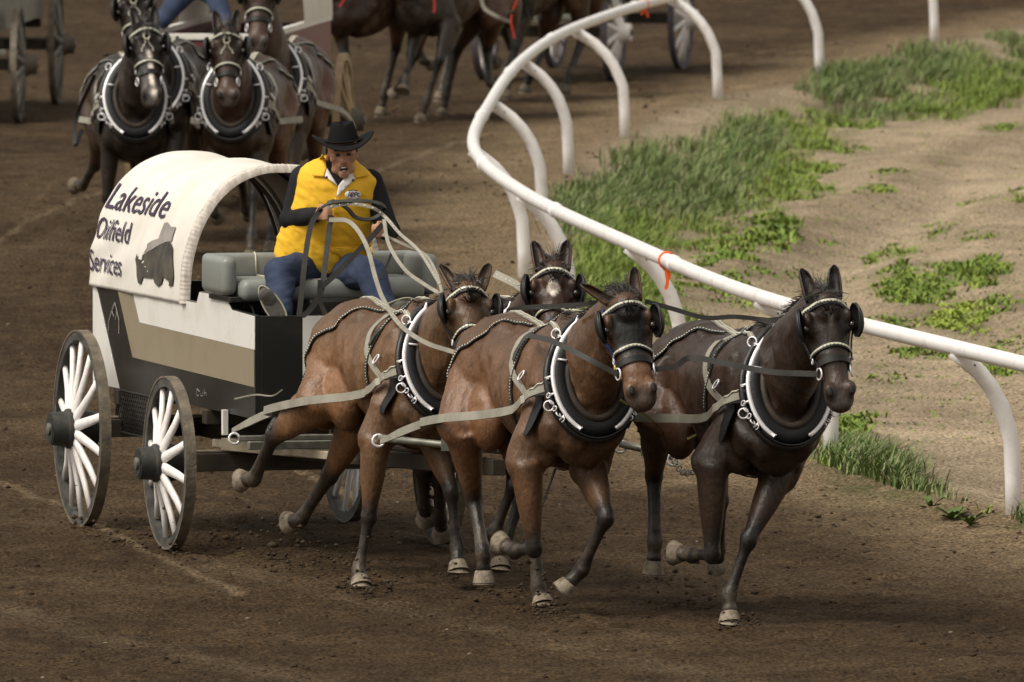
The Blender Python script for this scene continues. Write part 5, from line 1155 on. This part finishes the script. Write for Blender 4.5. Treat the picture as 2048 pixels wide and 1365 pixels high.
    for x, y in ((653, 355), (706, 361)): plate('snap', M['logo_ink'], [(x - 2, y - 2), (x + 2, y - 2), (x + 2, y + 2), (x - 2, y + 2)], .016)
    plate('hem_point', M['vest'], [(655, 500), (742, 492), (746, 508), (700, 527), (655, 497)], .010)
    plate('placket_edge', M['vest'], [(670, 396), (673, 396), (660, 498), (656, 498)], .012)
    lg = plate('logo_patch', M['vest_white'], [(706 + 16.5 * math.cos(q * .3926), 390 + 9.5 * math.sin(q * .3926)) for q in range(16)], .013)
    ink = [[(696, 395), (699, 384), (702, 395)], [(697.5, 391), (701, 391)], [(703, 395), (703, 385), (706, 385), (707, 388), (704, 390), (707, 395)], [(709, 386), (709, 394)], [(709, 386), (713, 385), (714, 389), (709, 390)], [(719, 387), (716, 386), (715, 392), (719, 393)], [(697, 382), (706, 380), (715, 382)], [(698, 398), (707, 400), (717, 398)]]
    for l in ink:
        mb_ = MB(); P = []
        for x, y in l:
            d = ray(x, y).normalized(); h = bv_.ray_cast(Vector((0, 0, CAMH)), d); P.append(h[0] - d * .0165 - o)
        mb_.ribbon(P, Vector((0, -1, 0)), .0048, .001); mb_.build('logo_mark', M['logo_ink'], lg)
    # jeans
    c = MB(); c.loft([pel - Vector((0, 0, .12)), pel - Vector((0, 0, .04)), pel + Vector((0, 0, .08))], [.17, .225, .215], [.14, .18, .17], sv, 20)
    for s in ('l', 'r'):
        kn, an = L(J['kn_' + s]), L(J['an_' + s]); hp = pel + (kn - pel) * .12 + Vector(((kn - pel).x * .22, 0, -.03)); c.capsule(hp, kn, .118, .088, 18); c.capsule(kn, kn.lerp(an, .97), .088, .072, 18); c.ball(kn, .090, 1, 1, .9, 14)
        for q in (.3, .6, .85): c.ball(kn.lerp(an, q) + Vector((random.uniform(-.01, .01), -.01, 0)), .080 - .008 * q, 1, 1, .4, 12)
    me = remesh(c, 'jeans', .011, 3, .5)
    co = coords(me); nn_ = fbm(co[:, 0] * 1.2 + 9, co[:, 2] * 2.0, 11, 3, 56) - .5; nr = np.empty(len(me.vertices) * 3, np.float32); me.vertex_normals.foreach_get('vector', nr); co = co + nr.reshape(-1, 3) * (nn_ * .02)[:, None]; me.vertices.foreach_set('co', co.ravel().astype(np.float32)); me.update()
    link('jeans', me, root, M['jeans'])
    for s in ('l', 'r'):
        an, to = L(J['an_' + s]), L(J['to_' + s]); d = (to - an).normalized(); mb_ = MB()
        mb_.loft([an - d * .06 + Vector((0, .02, 0)), an + Vector((0, 0, -.0)), an.lerp(to, .5), to, to + d * .03], [.045, .050, .050, .044, .018], [.05, .055, .045, .034, .015], sv, 14); bo_ = mb_.build('boot', M['boot'], root)
        # sole seen flat on: outline round the foot, facing the dashboard
        sn = Vector((-.06, -1, .10)).normalized(); ax_ = d - sn * d.dot(sn); ax_.normalize(); sx_ = ax_.cross(sn); c0 = an.lerp(to, .45) + sn * .055; mb_ = MB(); rg_ = []
        for i in range(20):
            t = 2 * math.pi * i / 20; w2_ = .048 * (1 - .12 * math.cos(t)); rg_.append(c0 + ax_ * (.125 * math.cos(t)) + sx_ * (w2_ * math.sin(t)))
        mb_.add([p - sn * .02 for p in rg_] + rg_, [tuple(range(20)), tuple(range(39, 19, -1))] + [(i, (i + 1) % 20, (i + 1) % 20 + 20, i + 20) for i in range(20)]); so_ = mb_.build('sole', M['boot'], bo_, sharp=40)
        mb_ = MB(); mb_.loft(rg_, .005, .005, sn, 6, closed=True); mb_.build('welt', M['boot_edge'], bo_)
    # mouth, teeth, glasses
    mb_ = MB(); mb_.ball(Hh(.002, .082, -.068), .021, 1.15, .5, .72, 14, 0, Rm); mb_.build('mouth', M['mouth'], root)
    mb_ = MB(); mb_.ball(Hh(.002, .088, -.0595), .015, 1.1, .5, .30, 10, 0, Rm); mb_.ball(Hh(.002, .087, -.078), .012, 1.1, .5, .25, 10, 0, Rm); mb_.build('teeth', M['teeth'], root)['kind'] = 'stuff'
    for s in (-1, 1):
        mb_ = MB(); mb_.ball(Hh(s * .083, -.018, .022), .018, .45, 1.3, 1.5, 12, 0, Rm); mb_.build('hair', M['hair'], root)
        mb_ = MB(); mb_.ball(Hh(s * .034, .099, .040), .017, 1.2, .25, .28, 10, 0, Rm); mb_.build('eyebrow', M['hair'], root)
    for s in (-1, 1): mb_ = MB(); mb_.ball(Hh(s * .032, .089, .012), .012, 1.25, .5, .6, 12, 0, Rm); mb_.build('eye', M['eye'], root)
    # hat
    hat = empty('hat', (0, 0, 0)); hat.parent = root; hc = Hh(-.012, -.005, .075); vs = []; nr_, na_ = 9, 48
    for i in range(nr_):
        r_ = .080 + (.172 - .080) * i / (nr_ - 1)
        for j in range(na_):
            t = 2 * math.pi * j / na_; x, y = math.cos(t), math.sin(t); rr3 = r_ * (1 + .02 * y); q = (i / (nr_ - 1))
            vs.append(hc + rt * (x * rr3 * .98) + fw * (y * rr3 * 1.08) + up * (.052 * q ** 1.6 * x * x - .020 * q * y * y - .006))
    mb_ = MB(); mb_.add(vs, [(i * na_ + j, (i + 1) * na_ + j, (i + 1) * na_ + (j + 1) % na_, i * na_ + (j + 1) % na_) for i in range(nr_ - 1) for j in range(na_)]); br = mb_.build('brim', M['felt'], hat); so_ = br.modifiers.new('t', 'SOLIDIFY'); so_.thickness = .006
    mb_ = MB(); vs = []; nz_ = 12
    for i in range(nz_ + 1):
        q = i / nz_
        for j in range(40):
            t = 2 * math.pi * j / 40; x, y = math.cos(t), math.sin(t)
            if q <= .75: z = q / .75 * .110; r_ = .088 - .030 * (q / .75) ** 1.3
            else: q2 = (q - .75) / .25; r_ = .058 * (1 - q2) + .001; z = .110 + .012 * math.sin(q2 * 1.5) - .034 * q2 * (1 - .6 * abs(x))
            pin = 1 - .14 * max(0, y) * min(1, q * 1.2) * (1 if abs(x) > .25 else .6); z += -.012 * abs(y) * q
            vs.append(hc + rt * (x * r_ * pin) + fw * (y * r_ * 1.12) + up * z)
    mb_.add(vs, [(i * 40 + j, i * 40 + (j + 1) % 40, (i + 1) * 40 + (j + 1) % 40, (i + 1) * 40 + j) for i in range(nz_) for j in range(40)]); mb_.build('crown', M['felt'], hat)
    mb_ = MB(); mb_.loft([hc + rt * (math.cos(t) * .0905) + fw * (math.sin(t) * .0905 * 1.12) + up * .008 for t in [2 * math.pi * i / 32 for i in range(32)]], .003, .012, up, 6, closed=True); mb_.build('hat_band', M['felt'], hat)
    return root
J = dict(pelvis=W(650, 528, 90.0), chest=W(674, 405, 89.86), neck=W(680, 348, 89.80), head=W(684, 310, 89.72),
    sh_r=W(606, 356, 89.86), el_r=W(584, 438, 89.85), ha_r=W(634, 430, 89.62), sh_l=W(740, 364, 89.88), el_l=W(776, 460, 89.78), ha_l=W(764, 462, 89.50),
    kn_r=W(560, 545, 89.52), an_r=W(560, 632, 89.32), to_r=W(530, 588, 89.22), kn_l=W(742, 548, 89.52), an_l=W(775, 632, 89.32), to_l=W(805, 612, 89.22))
driver = person('shouting driver in black cowboy hat, yellow vest and blue jeans sitting on the near wagon', J['pelvis'] - Vector((0, 0, .22)), J)
# knees of the driver following behind, only the jeans are in view
c = MB(); pl = W(345, -60, 131.5)
leg_o = empty('person', pl - Vector((0, 0, .3))); tag(leg_o, 'second driver seen only from the blue jeans down between the following horses', 'person')
o_ = Vector(leg_o.location); bsk = MB()
pv = W(390, -40, 132.0); 
for kx, an_, in ((W(352, 4, 131.4), W(325, 42, 131.2)), (W(430, -8, 131.4), W(452, 50, 131.2))):
    c.capsule(pv - o_, kx - o_, .12, .095, 14); c.capsule(kx - o_, an_ - o_, .09, .07, 14); bsk.capsule(pv - o_, kx - o_, .08, .06, 12); bsk.capsule(kx - o_, an_ - o_, .055, .04, 12)
bsk.loft([pv - o_ + Vector((0, 0, -.1)), pv - o_ + Vector((0, 0, .3)), pv - o_ + Vector((0, 0, .5))], [.15, .18, .1], [.12, .14, .08], (1, 0, 0), 16); bsk.ball(pv - o_ + Vector((0, -.02, .72)), .11, 1, 1, 1.2, 14); bsk.capsule(pv - o_ + Vector((0, 0, .48)), pv - o_ + Vector((0, 0, .68)), .06, .06)
link('body', remesh(bsk, 'body', .014, 3), leg_o, M['skin']); link('jeans', remesh(c, 'jeans', .014, 3), leg_o, M['jeans'])
c = MB(); c.loft([pv - o_ + Vector((0, 0, .0)), pv - o_ + Vector((0, 0, .3)), pv - o_ + Vector((0, 0, .52))], [.2, .22, .12], [.16, .17, .1], (1, 0, 0), 18); link('shirt', remesh(c, 'shirt', .014, 3), leg_o, M['shirt'])
# ================================================================ REINS AND DRAUGHT GEAR
reins = empty('driving_reins', W(650, 430, 89.4)); tag(reins, 'bundle of leather driving reins running from the driver hands to the horses', 'reins')
def rein(px, m, wd=.024, nor=Vector((0, -1, .1)), k=8, st=None):
    o0 = Vector(reins.location); P = [W(*p) if len(p) == 3 and not isinstance(p, Vector) else Vector(p) for p in px]; P = [p - o0 for p in vspline(P, k)]
    mb = MB(); mb.ribbon(P, nor, wd, .006); o = mb.build('rein', m, reins)
    if st: s_ = MB(); s_.studs(P, nor, .006, .05, .008); s_.build('studs', M['stud'], o)
bit = {q: {s_: world(team[q], team[q]['tugs']['bit' + s_]) for s_ in 'rl'} for q in 'ABCD'}
D_, P_ = M['strap_dark'], M['strap']
rein([(642, 418, 89.35), (622, 452, 89.3), (610, 520, 89.2), (604, 580, 89.15), (598, 634, 89.12)], D_, .030)
rein([(662, 432, 89.35), (655, 490, 89.2), (648, 550, 89.1), (640, 590, 89.05), (618, 622, 89.05), (604, 633, 89.05)], D_, .030)
rein([(640, 560, 89.0), (640, 600, 89.0), (652, 632, 89.0)], D_, .026)
rein([(765, 450, 89.3), (740, 478, 89.2), (700, 520, 89.15), (665, 555, 89.1), (642, 575, 89.05)], D_, .030)
rein([(636, 422, 89.35), (660, 408, 89.3), (700, 403, 89.25), (745, 405, 89.25), (768, 414, 89.25), (764, 428, 89.3), (740, 440, 89.3), (712, 436, 89.3), (694, 418, 89.3), (670, 404, 89.3), (655, 408, 89.3)], D_, .026, Vector((0, -.6, .8)))
rein([(655, 415, 89.3), (700, 408, 89.25), (745, 416, 89.2), (772, 436, 89.2), (800, 468, 89.0), (840, 505, 88.6), (880, 570, 88.0)], P_, .018, st=True)
rein([(768, 440, 89.2), (778, 490, 89.0), (810, 540, 88.7), (850, 570, 88.2), (884, 590, 87.8)], P_, .020)
rein([(766, 470, 89.2), (810, 490, 89.0), (850, 510, 88.6), (872, 545, 88.2), (884, 586, 87.9)], P_, .015)
rein([(660, 440, 89.3), (700, 445, 89.1), (732, 490, 88.9), (752, 560, 88.5), (768, 602, 88.2), (800, 650, 86.75), (850, 685, 86.45), bit['A']['r']], P_, .024)
rein([(786, 500, 89.4), (770, 540, 89.35), (760, 560, 89.3)], D_, .014)
rein([bit['B']['r'], (1170, 715, 84.1), (1105, 683, 84.35), (1060, 672, 84.9)], D_, .028)
rein([(1205, 604, 85.7), (1160, 610, 85.85), (1110, 613, 85.95), (1050, 616, 86.05), (1015, 622, 86.4)], D_, .026)
rein([bit['D']['r'], (1540, 744, 83.75), (1450, 727, 83.85), (1382, 716, 84.0), (1350, 733, 83.95), bit['B']['l']], D_, .030)
rein([bit['B']['l'], (1330, 716, 84.4), (1350, 716, 84.6)], P_, .012)
rein([(1290, 603, 84.3), (1345, 618, 84.3), (1410, 636, 84.3), (1470, 634, 84.3), (1530, 640, 84.3), (1570, 642, 84.2)], D_, .024)
rein([(990, 548, 87.2), (1030, 568, 87.0), (1060, 590, 86.8)], P_, .04, st=True)
rein([(1240, 800, 84.6), (1300, 838, 84.9), (1330, 870, 85.2), (1350, 885, 85.2), (1400, 865, 84.9), (1445, 822, 84.5)], M['yellow_rope'], .012)
rein([(470, 798, 89.0), (510, 790, 88.9), (545, 792, 88.8), (565, 780, 88.5)], P_, .008)
rein([(165, 260, 122.6), (150, 290, 122.5), (155, 230, 122.6), (190, 150, 122.4)], M['leather'], .03)
def singletree(px, label):
    P = [W(*p) for p in px]; o = empty('singletree', P[0]); tag(o, label, 'singletree', 'lead bars hanging behind the front horses'); o0 = P[0]
    mb = MB(); mb.tube([p - o0 for p in P], .020, 8); mb.build('bar', M['steel'], o); m_ = (P[0] + P[-1]) / 2 - o0
    mb = MB(); mb.box((m_.x - .03, m_.y - .03, m_.z - .03), (m_.x + .03, m_.y + .03, m_.z + .04)); mb.build('clamp', M['steel'], o, smooth=False)
    for p in (P[0], P[-1]):
        mb = MB(); mb.ring(p - o0 + Vector((0, -.01, -.015)), (.2, -1, .1), .032, .008, 12, 6); mb.build('end_ring', M['chrome'], o)
singletree([(757, 876, 86.85), (890, 890, 86.75), (1030, 905, 86.65)], 'steel bar with ring ends between the two left horses'); singletree([(1240, 888, 86.4), (1290, 899, 86.35), (1346, 914, 86.3)], 'short steel bar with a chain behind the front right horse')
ch = empty('trace_chain', W(1346, 916, 86.3)); tag(ch, 'short chain hanging from the steel bar to the front right horse', 'chain'); o0 = Vector(ch.location); P = vspline([W(1346, 916, 86.3), W(1362, 942, 86.2), W(1380, 946, 86.0), W(1404, 936, 85.8)], 4)
for i, p in enumerate(P): mb = MB(); mb.ring(p - o0, (.2, -1, 0) if i % 2 else (.3, -.4, 1), .017, .0045, 10, 5, sx=.7); mb.build('link', M['steel'], ch)
# clods thrown up by wheels and hooves
CL = ((514, 936, 90.5, .018, 'dark clod in the air behind the near front wheel'), (452, 1075, 88, .02, 'dark clod in the air just right of the near front wheel foot'), (545, 1090, 87.6, .024, 'larger dark clod in the air below the lifted hind hooves of the bay horse'), (423 / 2, 110, 118, .02, 'small dark clod in the air by the left edge wagon'), (1025, 24, 130, .03, 'dark clod in the air beside the white rail at the top'))
for u, v, Y, r_, lb in CL:
    p = W(u, v, Y); mb = MB(); mb.ball((0, 0, 0), r_, 1.2, 1, .7, 7)
    for i, x in enumerate(mb.v): mb.v[i] = tuple(c_ * random.uniform(.7, 1.3) for c_ in x)
    o = mb.build('flying_clod', M['clod']); o.location = p; tag(o, lb, 'clod', 'clods in the air')
mb = MB(); rk = random.Random(12)
for u, v, n_, sp in ((735, 1182, 220, 34), (620, 1140, 160, 60), (1010, 1190, 90, 50), (1380, 1215, 90, 50), (250, 1090, 90, 50), (1478, 1256, 120, 26), (1095, 1230, 110, 26), (550, 1112, 90, 34), (1330, 1165, 40, 24), (345, 1108, 60, 24), (172, 1055, 50, 22), (920, 1150, 50, 24), (450, 1085, 60, 40), (760, 236, 60, 18), (850, 246, 50, 18), (40, 244, 30, 14), (205, 470, 60, 26)):
    g0 = G(u, v)
    for i in range(n_):
        q = g0 + Vector((rk.gauss(0, sp) * g0.y / FPX, rk.gauss(0, .25), 0)); r_ = .004 + .014 * rk.random() ** 2.5
        q.z = float(height(q.x, q.y)) + abs(rk.gauss(0, .02 if rk.random() < .72 else .16)) + r_ * .3
        t_ = [Vector((rk.gauss(0, 1), rk.gauss(0, 1), rk.gauss(0, .8))).normalized() * r_ * rk.uniform(.7, 1.3) for _ in range(4)]
        b_ = [Vector((r_, 0, 0)), Vector((0, r_, 0)), Vector((-r_, 0, 0)), Vector((0, -r_, 0)), Vector((0, 0, r_ * .8)), Vector((0, 0, -r_ * .6))]
        b_ = [q + x * rk.uniform(.7, 1.4) for x in b_]; mb.add(b_, [(0, 1, 4), (1, 2, 4), (2, 3, 4), (3, 0, 4), (1, 0, 5), (2, 1, 5), (3, 2, 5), (0, 3, 5)])
o = mb.build('kicked_up_soil', M['clod'], smooth=False); tag(o, 'crumbs of dark soil kicked up round the hooves and wheels', kind='stuff')
